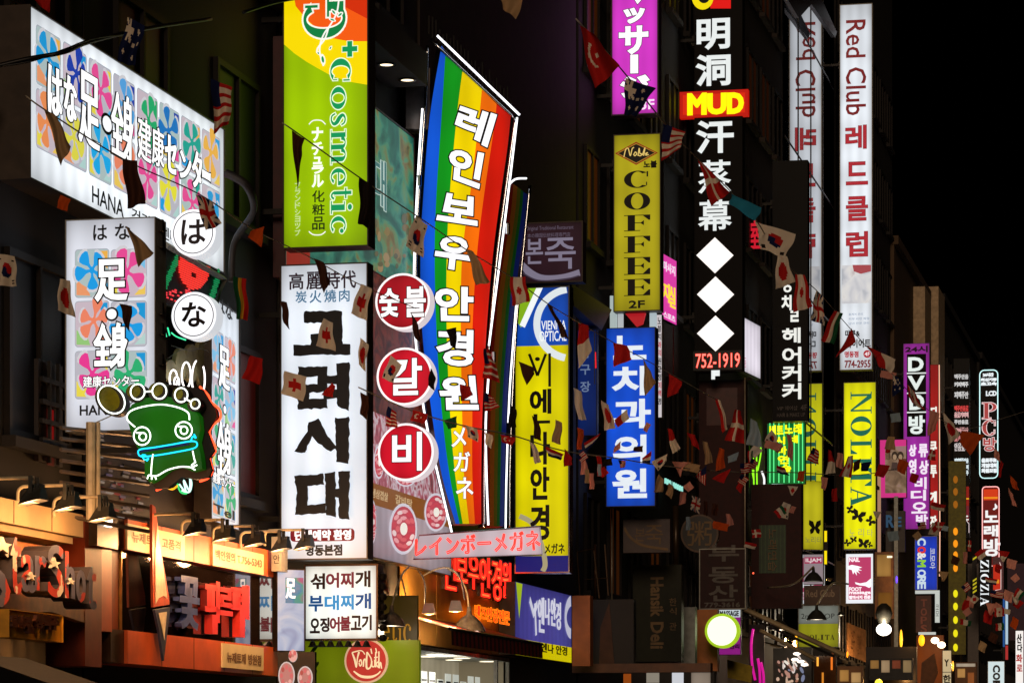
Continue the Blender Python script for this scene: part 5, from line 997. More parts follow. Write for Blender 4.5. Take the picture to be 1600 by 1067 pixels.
# louvres and poles at the left
S = Pl('louvre_screen', 'screen of thin horizontal bars on two cream poles under the small flower lightbox', 'screen', 95, 800, D=33.1, a=R(66))
mb = MB()
for i in range(9): 
    y = 668 + i * 17; a_ = S.uv(95, y); b_ = S.uv(232, y + 14 + i * 1.5); mb.tube([(a_[0], a_[1], 0), (b_[0], b_[1], 0)], .022, M('grey_bar', '6a5c50', .4, .3), 5)
mb.build('bars', S.root)
for x, r in ((134, .05), (145, .03)): mb = MB(); u = S.uv(x, 700)[0]; mb.tube([(u, S.uv(x, 812)[1], .06), (u, S.uv(x, 660)[1], .06)], r, PIPE, 8); mb.build('pole', S.root)
S = Pl('lit_shop_interior', 'dim window with reddish shelves and pale specks behind the thin horizontal bars', 'window', 150, 812, a=FA, off=-.2)
mb = MB(); mb.poly(S.quad((140, 660, 330, 800)), 0, M('interior_dark', '180c08', .5), .06); mb.build('pane', S.root); mb = MB(); g = random.Random(21)
for i in range(70):
    x, y = g.uniform(150, 225), g.uniform(675, 800); u, v = S.uv(x, y + (x - 150) * .35); a_ = g.uniform(.04, .13); mb.box(u - a_, u + a_, v - .012, v + .012, .003, .01 + i * 1e-4, E(g.choice(['7a6a68', '8a2020', '6a5a70', '908070', '502828', 'a09890']), .45))
mb.build('shelf_goods', S.root)
S = Pl('red_lit_window', 'tall window with a dim red glow left of the small flower lightbox', 'window', 62, 700, a=FA, off=-.28)
mb = MB(); mb.poly(S.quad((60, 560, 98, 720)), 0, M('interior_dark', '180c08'), .05); mb.build('pane', S.root); S.panel('red_glow', [((74, 638, 84, 684), E('c01414', .3)), ((74, 690, 84, 726), E('701410', .3))], .004)
mb = MB()
for y in (595, 630, 660, 690): u0, u1 = S.uv(60, y)[0], S.uv(98, y)[0]; v = S.uv(60, y)[1]; mb.box(u0, u1, v, v + .05, .01, .05, IRON)
for x in (72, 86): u = S.uv(x, 600)[0]; mb.box(u, u + .04, S.uv(60, 720)[1], S.uv(60, 560)[1], .012, .05, IRON)
mb.build('frame', S.root)
# ------------------------------------------------------------------ brass wall, awning and shop window
BR = M('brass_wall', 'c08a40', .38, .55, .3, 1.6, bump=.35)
S = Pl('brass_wall_panel', 'brass metal wall panel glowing with amber reflections below the metal neon plate', 'wall', 634, 1002, a=FA, off=-.2)
mb = MB(); ue = S.uv(806, 940)[0]; n = 4; H = S.uv(634, 884)[1]
for i in range(n): mb.box(ue * i / n + .015, ue * (i + 1) / n - .015, 0, H, -.1, 0, BR)
mb.build('panels', S.root); mb = MB(); mb.box(-.3, ue, H, H + .3, -.1, .02, M('orange_soffit', '9a5a28', .5)); mb.build('soffit', S.root)
S = Pl('striped_awning', 'dark red striped awning over the small lit shop window at bottom centre', 'awning', 603, 985, a=FA, off=-.1)
ue = S.uv(757, 1000)[0]; mb = MB(); A1 = M('awning_red', '8a2018', .7); A2 = M('awning_dark', '2c0c0a', .7); n = 46
mb.add([(0, .3, 0), (ue, .3, 0), (ue, .02, 1.0), (0, .02, 1.0)], [(0, 3, 2, 1)], A1); mb.build('sheet', S.root); mb = MB()
for i in range(n): a_, b_ = ue * i / n, ue * (i + 1) / n; mb.add([(a_, -.22, 1.01), (b_, -.22, 1.01), (b_, .02, 1.0), (a_, .02, 1.0)], [(0, 1, 2, 3)], A1 if i % 2 else A2)
mb.build('valance', S.root); mb = MB(); mb.tube([(-.1, .02, 1.0), (ue, .02, 1.0)], .025, IRON); mb.build('rail', S.root)
S = Pl('shop_window', 'brightly lit shop window with round ceiling lights and paper notices at bottom centre', 'window', 650, 1160, a=FA, off=.62)
ue = S.uv(796, 1040)[0]; top = S.uv(650, 1014)[1]; mb = MB(); mb.box(0, ue, 0, top, -.9, -.85, E('b8ac90', .55, .3)); mb.box(ue - .04, ue, 0, top, -.85, -.1, E('a89878', .45, .3)); mb.box(0, ue, top, top + .06, -.9, 0, M('shop_white', 'b8b8b0', .6)); mb.build('interior', S.root)  # back and end walls glow themselves, imitating light from the ceiling lights
mb = MB(); g = random.Random(31)
for i in range(7): u = ue * (i + .4) / 7; mb.lathe([(0, -.01), (.14, -.01)], (u, top, -.25 - .35 * (i % 2)), E('fff0d0', 2.6), 14, 'y')
mb.build('ceiling_lights', S.root); mb = MB()
for i in range(12):
    u = ue * (i + .3) / 12; mb.box(u, u + ue / 16, top - .75, top - .25 - .1 * (i % 3 == 0), -.5, -.49, E('d8dcd0', .65))
    for j in range(4): mb.box(u + .05, u + ue / 16 - .05, top - .4 - j * .08, top - .37 - j * .08, -.489, -.485, INK)
mb.build('paper_notices', S.root); mb = MB()
for u in (0, ue * .86, ue): mb.box(u - .04, u + .04, 0, top, -.06, .0, CASEG)
mb.build('frame', S.root)
def lamp_light(parent, loc, e, col=(1, .72, .42), r=.06, name='lamp_light'):
    l = bpy.data.lights.new(name, 'POINT'); l.energy = e; l.color = col; l.shadow_soft_size = r
    o = bpy.data.objects.new(name, l); COL.objects.link(o); o.parent = parent; o.location = loc; return o
lamp_light(S.root, (ue * .5, top - .25, -.35), 25, (1, .93, .8), .3)
# ------------------------------------------------------------------ flood lamps on pipes
def copy_tree(o, parent=None):
    c = o.copy(); COL.objects.link(c); c.parent = parent
    for ch in list(o.children): copy_tree(ch, c)
    return c
S = Pl('flood_lamp', '', 'lamp', 291, 832, a=FA, off=.1); fl = S.root
mb = MB(); mb.tube([(*p,) for p in cr([(0, -.1, 0), (0, .12, 0), (0, .2, .06), (0, .22, .2), (0, .22, .85)], 4)], .028, PIPE, 8); mb.build('arm', fl, True)
mb = MB(); mb.add([(-.12, .05, .8), (.12, .05, .8), (.12, .05, 1.0), (-.12, .05, 1.0), (-.2, -.2, .66), (.2, -.2, .66), (.2, -.12, 1.02), (-.2, -.12, 1.02)], [(0, 1, 2, 3), (4, 7, 6, 5), (0, 4, 5, 1), (1, 5, 6, 2), (2, 6, 7, 3), (3, 7, 4, 0)], LAMPB)
for i in range(5): mb.box(-.1, .1, .05, .12, .80 + i * .045, .815 + i * .045, LAMPB)
for sg in (-.17, .13): mb.box(sg, sg + .04, -.02, .24, .82, .88, LAMPB)
mb.build('head', fl)
mb = MB(); mb.box(-.11, .11, -.165, -.145, .72, .9, E('ffd8a0', .3)); mb.build('bulb', fl)
FLOODS = [(284, 831, 'flood lamp on a cream pipe, first of the row over the orange fascia', 1), (333, 840, 'flood lamp on a cream pipe, in front of the narrow side flower lightbox', 1), (376, 848, 'flood lamp on a cream pipe over the white label with a phone number', 1), (414, 845, 'flood lamp on a cream pipe against the foot of the white ragged-character lightbox', 1),
          (236, 822, 'flood lamp on a cream pipe beside the tall needle emblem', 1), (-28, 770, 'grey flood lamp on the cream parapet at the far left picture edge', 0), (28, 781, 'grey flood lamp on the cream parapet above the star letters', 0), (84, 798, 'dark flood lamp at the right end of the cream parapet', 0)]
for i, (x, y, lb, k_) in enumerate(FLOODS):
    o = fl if i == 0 else copy_tree(fl); o.location = P(x, y, dfac(x, .12 if k_ else .35)); o.scale = (.62, .62, .62); tag(o, lb, 'lamp', 'flood lamps over the shopfronts')
    lamp_light(o, (0, -.32, .8), 34 if k_ else 14, (1, .5, .2), .09)
# ------------------------------------------------------------------ goosenecks and dome lamps
def dome(label, x, y, D, r, arm, glass=True, lit=3.0, en=12, group='dome lamps over the street', col=(1, .8, .55)):
    o = thing('dome_lamp', label, 'lamp', P(x, y, D), (0, 0, 0), group); k_ = D / F; R_ = r * k_; mb = MB()
    mb.lathe([(R_ * .12, R_ * 1.5), (R_ * .18, R_ * 1.0), (R_ * .45, R_ * .85), (R_ * .8, R_ * .45), (R_, .02 * R_), (R_ * 1.04, 0), (R_ * .96, .0)], (0, 0, 0), M('pressed_glass', '6a6058', .12, .3, .4, 14, .4) if glass else LAMPB, 20); mb.build('shade', o, True)
    mb = MB(); mb.lathe([(0, R_ * .02), (R_ * .86, R_ * .05)], (0, 0, 0), E('fff4e0', lit), 20); mb.build('bulb', o)
    if arm: mb = MB(); mb.tube([tuple(P(px, py, D + dd) - P(x, y, D)) for px, py, dd in cr(arm, 6)], 1.6 * k_, PIPE, 6); mb.build('arm', o, True)
    if en: lamp_light(o, (0, 0, -R_ * .2), en, col, R_ * .5)
    return o
dome('ribbed glass dome lamp right of the square menu lightbox', 612, 978, 43.4, 22, [(612, 948, 0), (618, 925, .3), (628, 898, .8), (640, 884, 1.5)], lit=1.2, en=14)
dome('wide ribbed dome lamp with a glaring white underside over the striped awning', 733, 986, 50.5, 26, [(733, 950, 0), (728, 920, .2), (712, 895, .6), (690, 886, 1.2), (668, 890, 2)], lit=3.2, en=40)
for i, (lb, x, y, arm) in enumerate((('small grey spot lamp on the first thin arched pipe by the brass wall', 641, 938, [(634, 930, 0), (628, 905, .3), (620, 888, 1), (600, 876, 1.8)]), ('small grey spot lamp on the middle arched pipe by the brass wall', 670, 950, [(664, 942, 0), (662, 905, .3), (640, 880, 1), (612, 890, 1.6)]), ('small grey spot lamp on the last arched pipe by the brass wall', 712, 946, [(726, 936, 0), (718, 900, .2), (695, 886, .8), (660, 900, 1.4), (650, 925, 1.8)]))):
    o = thing('spot_lamp', lb, 'lamp', P(x, y, 49), (0, 0, 0), 'spot lamps on arched pipes'); k_ = 49 / F; mb = MB()
    mb.add([(sx * a_ * k_, sy * 5 * k_, z * k_) for z, a_ in ((8, 7), (-8, 11)) for sx, sy in ((-1, -1), (1, -1), (1, 1), (-1, 1))], [(0, 1, 2, 3), (4, 7, 6, 5), (0, 4, 5, 1), (1, 5, 6, 2), (2, 6, 7, 3), (3, 7, 4, 0)], M('lamp_grey', '8a8278', .4, .3)); mb.build('head', o)
    mb = MB(); mb.box(-7 * k_, 7 * k_, -3 * k_, 3 * k_, -9.5 * k_, -8.2 * k_, E('ffb860', 2.0)); mb.build('bulb', o)
    mb = MB(); mb.tube([tuple(P(a_, b_, 49 + c_) - P(x, y, 49)) for a_, b_, c_ in cr(arm, 6)], 1.3 * k_, M('grey_pipe', '8a8684', .4, .3), 6); mb.build('arm', o, True); lamp_light(o, (0, .1, -14 * k_), 75, (1, .6, .25), .03)
dome('dark dome lamp with a flat bright underside under the dark maroon awning at right', 1217, 984, 84, 17, None, False, 3.2, 60)
dome('dark round-topped lamp shade in front of the pale pink sign', 1271, 908, 80, 15, [(1271, 885, 0), (1240, 912, 1), (1200, 918, 3)], False, .25, 0)
dome('dark lamp shade with a thin glowing rim above the white and lime panel', 1276, 968, 80, 16, [(1276, 945, 0), (1300, 912, 1), (1325, 912, 3)], False, 1.6, 10)
dome('small lamp with a thin bright underside right of the white and lime panel', 1314, 961, 88, 6, None, False, 2.2, 6)
def bulb(label, x, y, D, r, en, hood=True, col=(1, .85, .62), hexc='fff4e4', k=4.0, tilt=0):
    o = thing('street_lamp', label, 'street lamp', P(x, y, D), (0, tilt, 0), 'bare glaring street lamps'); k_ = D / F; mb = MB()
    mb.lathe([(r * k_ * math.sin(a_ * .3142), r * k_ * .8 * math.cos(a_ * .3142)) for a_ in range(11)], (0, 0, 0), E(hexc, k), 16); mb.build('bulb', o, True)
    if hood: mb = MB(); mb.lathe([(r * k_ * .35, r * k_ * 3.4), (r * k_ * .9, r * k_ * 2.9), (r * k_ * 1.15, r * k_ * 2.0), (r * k_ * .7, r * k_ * .9), (r * k_ * .6, r * k_ * .75)], (0, 0, 0), LAMPB, 16); mb.build('hood', o, True)
    lamp_light(o, (0, -r * k_ * 1.6, -r * k_ * .6), en, col, r * k_); return o
bulb('glaring white street lamp under a dark hood below the massage lightbox', 1381, 983, 100, 12, 320)
bulb('warm glaring lamp, left bulb of the close pair at lower right', 1461, 1000, 118, 6.5, 90, False, (1, .55, .25), 'ffe0b8'); bulb('warm glaring lamp, right bulb of the close pair at lower right', 1471, 1007, 116, 6.5, 90, False, (1, .55, .25), 'ffe0b8')
for i, (lb, x, y, D, w_, h_, c) in enumerate((('tall amber glowing wall lamp right of the white street lamp', 1408, 998, 112, 2.4, 15, 'ffb428'), ('round amber lamp glow left of the paired warm lamps', 1440, 1000, 122, 5, 9, 'ffa818'), ('small orange wall lamp left of the hooded street lamp', 1324, 1022, 96, 1.6, 5, 'ff9020'), ('tiny orange lamp on a dark shopfront left of the lime light', 983, 1060, 70, 3, 2.5, 'ffb050'), ('small orange lamp at the bottom edge right of the dotted strip', 1400, 1058, 112, 3, 3, 'ff7818'), ('small yellow lamp dome at the very bottom edge below the street lamp', 1373, 1066, 98, 6, 6, 'f0d040'), ('tiny red lamp above the dark awning', 1177, 895, 82, 1.4, 1.6, 'ff6040'), ('small violet lamp right of the massage lightbox', 1401, 905, 118, 1.6, 6, '6040ff'), ('tall amber lamp strip beside the cream letter sign', 1489, 1040, 124, 1.6, 8, 'ffb040'))):
    o = thing('wall_lamp', lb, 'wall lamp', P(x, y, D)); k_ = D / F; mb = MB(); mb.lathe([(w_ * k_ * math.sin(a_ * .3142), h_ * k_ * math.cos(a_ * .3142)) for a_ in range(11)], (0, 0, 0), E(c, 1.8), 10); mb.build('bulb', o, True)
    mb = MB(); mb.box(-w_ * k_ * .5, w_ * k_ * .5, w_ * k_, w_ * k_ * 1.6, -h_ * k_, h_ * k_, IRON); mb.build('bracket', o)
    if D > 95: lamp_light(o, (.3, -.4, 0), 45, (1, .5, .15), .05)
FLAGS = '''
turkey|906,38 926,54 968,106 930,138|26|large at top centre beside the magenta lightbox
star|978,121 1025,140 993,183 975,178|27|over the foot of the magenta lightbox
stripes|1037,193 1071,207 1062,233 1033,252|29|beside the badge of the coffee lightbox
cross|1090,250 1101,258 1140,301 1112,322|32|over the fourth white character of the black lightbox
c|1143,303 1190,325 1180,346 1139,318|35|above the small script sign
korea|1180,345 1243,367 1226,404 1190,388|38|largest, by the top of the black hair sign
disc|1215,398 1230,400 1243,440 1211,453|40|hanging under the large white flag on the hair sign
maple|1243,428 1257,430 1269,480 1240,488|42|over the right edge of the hair sign
union|1275,455 1287,463 1289,508 1265,500|46|over the mirrored lightbox
redgreen|1304,485 1317,490 1303,538 1282,532|48|left of the slim white lightbox picture
r|1331,512 1337,534 1322,546 1306,558|50|pointed, over the small print of the slim white lightbox
bands|1355,540 1399,562 1393,583 1374,572|54|right of the slim white lightbox foot
star|1395,585 1404,590 1413,607 1395,620|57|left of the purple lightbox
maple|1416,600 1428,610 1446,641 1424,630|61|over the third letter of the purple lightbox
p|1452,640 1468,645 1462,672 1449,682|64|over the red side sign
disc|1474,644 1490,662 1500,680 1482,695|67|left of the menu neon tower
o|1503,672 1538,680 1515,712 1500,690|70|lit orange in front of the menu neon tower
t|68,171 86,180 112,231 94,258|22|long and creased over the left flower tiles
n|192,248 215,252 227,318 199,326|23|hanging below the main lettering of the flower lightbox
union|305,303 330,314 347,350 322,361|25|over the edge of the upper white disc
o|94,304 111,312 105,331 89,325|22|tiny, under the left lower corner of the flower lightbox
stripes|330,124 363,136 356,192 334,210|25|at the upper right corner of the flower lightbox
star|199,27 226,40 212,104 184,97|24|hanging on the top edge of the flower lightbox
r|44,-12 82,-8 76,20 60,8|21|cut off by the top left picture edge
t|778,-14 822,-10 806,30 786,14|27|cut off by the top edge at centre
t|196,352 206,362 241,396 215,416|24|pointed, at the top right of the small flower lightbox
disc|94,436 109,438 118,496 92,486|23|at the left edge of the small flower lightbox
n|186,474 206,478 203,520 195,508|24|narrow, at the middle of the small flower lightbox
korea|-6,396 22,400 26,447 -6,447|22|at the left picture edge
green|365,432 385,436 386,500 369,498|26|upright, right of the lower white disc
r|391,555 411,561 406,601 377,590|28|on black, left of the white ragged-character lightbox
o|394,360 413,354 408,386 387,370|27|on black, upper left of the white ragged-character lightbox
n|456,204 476,218 470,250 465,299|26|long and narrow, at the left edge of the lime lightbox
k|562,278 581,288 576,356 559,350|28|at the right edge of the lime lightbox
korea|650,337 668,352 661,403 634,385|30|between the landscape picture and the rainbow sign
t|727,389 739,392 766,441 744,446|32|over the orange stripe of the rainbow sign
maple|797,434 821,432 828,470 800,479|35|at the top left of the yellow lightbox
n|855,474 863,480 889,530 877,526|37|long, over the white ring of the yellow lightbox
halves|904,504 919,508 925,548 904,577|39|on black, above the dim blue banner
r|958,535 980,540 987,562 959,573|42|rounded, over the first character of the blue lightbox
t|1005,559 1012,574 1025,598 1008,619|44|pointed, over the second character of the blue lightbox
r|1045,584 1066,596 1060,613 1043,621|46|right of the blue lightbox
n|490,403 506,410 516,440 506,458|30|over the small dark heading of the white lightbox
redcross|564,444 581,450 573,501 549,491|33|at the upper right edge of the white lightbox
n|437,470 448,472 453,516 443,504|31|narrow, at the left edge of the white lightbox
redcross|506,498 520,504 524,548 494,541|32|over the first ragged black character
redcross|445,580 479,588 473,626 439,615|32|largest, beside the second ragged black character
r|518,598 524,603 520,621 502,617|33|tiny, over the second ragged black character
disc|563,528 576,538 571,581 561,570|33|at the right edge of the white lightbox, middle
n|563,612 576,620 573,656 562,646|33|at the right edge of the white lightbox, lower
korea|610,554 627,570 615,599 597,590|37|over the middle red disc
n|641,487 650,500 661,537 649,530|36|narrow, over the edge of the topmost red disc
stripes|606,634 620,645 621,669 602,665|38|above the lowest red disc
turkey|645,640 668,647 664,662 641,657|40|small, above the right rim of the lowest red disc
k|673,574 681,590 679,611 669,602|40|over the right rim of the middle red disc
k|697,515 713,511 712,546 704,540|40|over the sixth white character of the rainbow sign
r|718,600 735,604 739,617 722,626|41|over the seventh white character of the rainbow sign
g|694,656 714,650 713,668 700,670|42|dark and curled, on the green stripe of the rainbow sign
korea|727,664 746,670 747,690 731,683|42|small, beside the thin white characters of the rainbow sign
stripes|756,545 765,545 781,597 754,590|42|long, over the chrome edge of the rainbow sign
stripes|757,612 770,620 781,636 758,643|43|short and wide, over the chrome edge of the rainbow sign
w|757,675 770,680 768,701 759,695|43|crumpled, at the right edge of the rainbow sign
turkey|781,678 806,684 801,696 785,691|44|small, in front of the dark rear rainbow sign
k|796,631 807,640 807,668 795,668|44|narrow, at the left edge of the yellow lightbox
n|810,564 836,575 835,585 823,602|44|over the first black mark of the yellow lightbox
n|831,648 842,660 846,689 835,685|45|narrow, between two black characters of the yellow lightbox
t|868,655 878,660 876,695 862,690|46|upright, at the right side of the yellow lightbox
w|827,690 836,694 846,721 836,725|45|striped with creases, over the lower black characters of the yellow lightbox
tri|853,697 881,710 876,719 856,712|47|lying level, over the yellow lightbox
r|882,700 893,714 894,726 881,729|47|small, at the chrome edge of the yellow lightbox
w|896,605 908,612 916,657 904,655|47|long, over the dim blue banner
disc|939,626 951,632 962,668 944,673|50|left of the third character of the blue lightbox
bands|960,656 980,639 983,654 965,668|50|twisted, over the third character of the blue lightbox
o|902,667 912,672 909,702 902,702|48|upright, under the dim blue banner
tri|912,692 938,677 931,690 917,705|49|lying level, under the dim blue banner
p|907,707 914,712 919,741 907,741|49|narrow, on black left of the blue lightbox foot
r|931,711 939,712 941,744 934,744|50|narrow, on black beside the blue lightbox foot
k|944,718 956,715 957,727 942,728|50|tiny, at the left edge of the blue lightbox
p|960,698 970,689 969,701 958,708|51|tiny, over the fourth character of the blue lightbox
n|991,698 1005,696 1004,706 989,705|52|tiny and dark, right in the fourth character of the blue lightbox
stripes|966,718 978,720 976,730 969,731|51|tiny, above the last character of the blue lightbox
p|1010,659 1017,663 1011,676 1005,672|52|tiny, right of the third character of the blue lightbox
tri|1003,716 1018,704 1016,726 1004,723|53|crumpled, at the right edge of the blue lightbox
korea|1018,721 1043,709 1041,721 1028,736|53|right of the blue lightbox on the pale rope
halves|1043,669 1049,670 1063,701 1051,709|54|slim, on the dark wall right of the blue lightbox
p|1050,721 1081,722 1068,727 1063,746|55|twisted like a ribbon on the pale rope
r|1073,676 1086,679 1093,702 1081,695|55|square, over the dark maroon panel edge
t|1098,689 1106,691 1114,722 1101,726|56|slim and pale, over the maroon panel
stripes|1104,726 1102,759 1090,748 1087,744|56|hanging point down over the maroon panel
o|1124,699 1131,702 1133,731 1118,736|57|bright, over the maroon panel
l|1137,713 1154,706 1151,719 1138,723|57|small, at the right of the maroon panel
r|1122,741 1142,732 1131,755 1112,748|57|lying across the maroon panel below the pale rope
bands|1117,622 1126,626 1137,670 1129,676|52|long and thin, at the top of the maroon panel
cross|1148,640 1158,641 1164,692 1132,688|53|large, on the right of the maroon panel
l|1173,653 1183,660 1191,699 1166,694|56|large and pale, left of the green neon board
stripes|1174,714 1184,722 1181,734 1169,732|58|small, left of the green neon board
r|1156,750 1164,748 1158,771 1150,763|58|narrow, low on the maroon panel
t|1029,741 1038,750 1036,768 1021,769|56|below the blue lightbox corner
t|1045,754 1053,760 1049,779 1040,771|56|in front of the strip of green lights
p|1064,767 1073,770 1071,786 1060,789|57|right of the strip of green lights
union|1081,774 1094,778 1093,803 1079,796|58|faint, above the dark porridge disc
p|1134,802 1141,803 1147,819 1135,823|58|faint, low right on the maroon panel
n|1100,782 1106,784 1105,806 1099,804|58|faint and thin, above the dark porridge disc
n|1113,786 1122,788 1121,806 1112,804|58|faint and square, beside the dark porridge disc
korea|1205,671 1213,680 1217,697 1194,689|60|at the top left of the green neon board
p|1229,677 1237,680 1239,721 1231,713|60|narrow, over the yellow scribbles of the green neon board
tri|1213,727 1226,730 1234,743 1214,739|61|dark, low on the green neon board
o|1248,736 1258,735 1255,753 1245,750|61|tiny, at the foot of the green neon board
stripes|1270,698 1279,704 1279,726 1261,718|63|faded, on the pale mirror wall
halves|1294,702 1300,705 1306,738 1290,741|64|pointed, right of the pale mirror wall
p|1308,707 1317,708 1317,733 1306,729|65|square, left edge of the bright yellow lightbox
maple|1325,713 1333,711 1331,746 1311,744|66|over the sideways letters of the bright yellow lightbox
n|1334,722 1345,716 1343,732 1333,738|66|small, over the sideways letters of the bright yellow lightbox
b|1345,723 1361,721 1356,736 1346,736|67|curled, over the sideways letters of the bright yellow lightbox
r|1373,725 1391,727 1381,746 1366,743|68|crumpled, on the pink picture box corner
r|1300,764 1308,762 1309,783 1299,783|64|small, on the post left of the bright yellow lightbox
korea|1224,784 1236,788 1231,811 1214,806|62|faint, on the dark maroon striped sign
p|1283,744 1294,747 1289,766 1283,762|64|small, on the olive wall left of the bright yellow lightbox
p|1237,790 1244,792 1240,802 1232,800|62|tiny, touching a faint white flag on the striped dark sign
o|1404,716 1420,722 1414,742 1402,736|70|glowing, over the picture of two people
r|1424,738 1436,742 1432,756 1421,752|71|small, over the lower white characters of the purple lightbox
p|1552,700 1560,704 1564,722 1554,716|90|faint, right of the white bordered neon
o|1578,742 1588,752 1592,766 1582,762|92|faint, on black right of the red bordered neon
p|1575,762 1583,772 1590,792 1580,788|92|faint and long, on black right of the red bordered neon
r|1564,720 1568,724 1564,746 1558,744|88|narrow, at the lower right of the white bordered neon
p|1570,920 1584,926 1580,942 1568,936|94|dim, in the far right cluster
r|1540,952 1552,960 1548,976 1536,970|92|dim, below the black name board
p|1512,930 1524,938 1520,950 1508,946|90|dim, beside the dotted strip
o|1582,962 1592,968 1588,984 1578,978|94|dim, above the slim script lightbox
n|1548,986 1560,992 1556,1006 1544,1000|92|dim, above the small white word lightbox
p|1556,940 1566,946 1562,958 1552,954|92|dim and tiny, beside the blue and white strip
r|1556,880 1566,884 1562,896 1554,892|90|dim, touching the small red lightbox
p|1574,872 1590,876 1586,890 1572,886|93|dim, over the purple board
n|1488,866 1500,872 1496,884 1486,880|88|dim, on the dotted strip
t|1532,1000 1542,1006 1538,1020 1528,1014|92|dim, left of the small white word lightbox
'''
# ------------------------------------------------------------------ low shopfronts at right, dim in warm light
def slab(name, label, cat, q, D, mat, a=BL, depth=.3, extra=()):
    S = Pl(name, label, cat, q[0], q[3], D=D, a=a); mb = MB(); g = S.quad(q); mb.poly(g, 0, mat, depth); mb.build('body', S.root)
    for part, qq, m_, z, th in extra: S.panel(part, [(qq, m_)], z, th)
    return S
ORW = M('orange_wood', 'a85a20', .5, var=.2, scale=4)
slab('orange_shop_pillar', 'orange shop pillar right of the blue and yellow banner', 'column', (894, 930, 922, 1040), 59.5, ORW)
slab('dark_shopfront', 'dark shop recess with a pale curtain fold between orange pillars', 'shopfront', (922, 936, 990, 1044), 61, M('dark_interior', '140c08', .6), extra=(('curtain', [(938, 980), (952, 940), (960, 1040), (936, 1040)], M('brown_curtain', '4a2c18', .7), .01, .05), ('ledge', (894, 1036, 1110, 1050), M('brown_ledge', '5a3418', .5), .05, .3)))
slab('grey_pillar', 'pale grey metal pillar right of the dark green board', 'column', (1064, 948, 1086, 1040), 70, M('grey_metal', '787c78', .4, .4))
slab('orange_panel_wall', 'orange panel wall left of the round lime light', 'wall', (1085, 952, 1121, 1048), 72, ORW)
slab('lit_shop_counter', 'low shop window with pale signs and warm light at the bottom edge', 'shopfront', (974, 1048, 1116, 1090), 67, M('dark_interior', '140c08'), extra=(('lit_signs', (1010, 1050, 1030, 1066), E('b0a898', .5), .01, .02), ('lit_signs', (1050, 1050, 1068, 1080), E('d8dce4', .8), .01, .02), ('lit_signs', (1080, 1048, 1110, 1080), E('a89888', .5, .3), .01, .02), ('warm_strip', (974, 1052, 986, 1080), E('b85818', .5), .01, .02)))
S = slab('dark_canopy_rail', 'sloping pale canopy rail over the shop goods at lower right', 'canopy', (1160, 940, 1170, 965), 83, IRON)
mb = MB()
for (x0, y0, x1, y1, r, m_) in ((1166, 952, 1315, 1022, 4, M('cream_rail', 'a08c68', .5)), (1168, 962, 1300, 1024, 2, IRON), (1190, 985, 1270, 1028, 3, M('cream_rail', 'a08c68'))): mb.tube([(*S.uv(x0, y0), .3), (*S.uv(x1, y1), -.6)], r * S.k, m_, 6)
mb.build('rails', S.root)
S = slab('goods_display', 'cluster of shiny goods under the sloping canopy rail at lower right', 'display', (1208, 1012, 1268, 1085), 86, M('dark_interior', '140c08'))
mb = MB(); g = random.Random(41)
for i in range(34):
    x, y = g.uniform(1214, 1262), g.uniform(1024, 1066); mb.poly(S.pts(ell(x, y, g.uniform(1, 3), g.uniform(2, 8), 8, tilt=g.uniform(-60, 20))), .02 + i * .002, E(g.choice(['e8dcd8', 'c09080', 'a87058', '8088a8', 'f4f0e8', 'd8b8a0', '402820']), .7))
mb.build('hanging_goods', S.root); mb = MB()
for x, y in ((1243, 1030), (1252, 1033), (1258, 1038), (1246, 1021)): mb.poly(S.pts(ell(x, y, 6, 2.6, 12)), .12, E('fff0e0', 2.0))
mb.build('display_lights', S.root)
slab('amber_shop_pillar', 'shop pillar streaked with amber light right of the goods cluster', 'column', (1272, 1024, 1306, 1090), 88, M('glazed_brown', '5a3418', .15), extra=(('amber_strip', (1276, 1026, 1279, 1040), E('ffb040', 1.2), .01, .02), ('amber_strip', (1298, 1026, 1301, 1046), E('f07820', 1.0), .01, .02), ('amber_strip', (1284, 1050, 1287, 1085), E('e08828', .9), .01, .02)))
S = Pl('tan_banner', 'tan hanging cloth banner with faint writing left of the street lamp', 'banner', 1324, 1034, D=96, a=R(60)); S.panel('cloth', [([(1324, 972), (1353, 984), (1353, 1034), (1324, 1022)], M('tan_cloth', '8a6648', .8))], 0, .03); S.letters('lettering', [('교보문구', (1330, 985, 1336, 1018)), ('할인매장', (1340, 990, 1346, 1022))], M('brown_curtain', '4a2c18'), z=.01)
slab('wooden_window', 'amber lit window bay right of the massage lightbox', 'window', (1367, 862, 1396, 966), 119, M('bay_brown', '6a4420', .5), extra=(('lit_pane', (1370, 866, 1392, 900), E('b88c48', .55, .3), .02, .02), ('lit_pane', (1372, 925, 1394, 960), E('8a5c1c', .5, .3), .02, .02), ('ceiling_light', (1386, 868, 1394, 871), E('fff0c8', 1.5), .03, .02)))
slab('grey_pole', 'plain grey vertical pole left of the blue store sign', 'pole', (1397, 775, 1403, 1085), 121, M('grey_metal', '787c78'), depth=.12)
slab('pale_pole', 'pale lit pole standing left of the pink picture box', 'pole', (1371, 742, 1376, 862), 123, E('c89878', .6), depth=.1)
slab('orange_shop_interior', 'orange lit shop interior behind the paired warm lamps', 'shopfront', (1432, 992, 1474, 1090), 124, E('8a3c08', .45, .5), extra=(('hanging_cloth', [(1440, 1035), (1460, 1020), (1466, 1050), (1452, 1085), (1438, 1070)], M('brown_curtain', '4a2c18'), .02, .05),))
slab('dark_brown_shopfront', 'dark shopfront under the white street lamp', 'shopfront', (1352, 1010, 1432, 1090), 112, M('dark_interior', '140c08'))
slab('tall_dark_pillar', 'tall dark brown pillar right of the dotted strip', 'column', (1512, 880, 1529, 1090), 150, M('pillar_brown', '3a2a1c', .4))
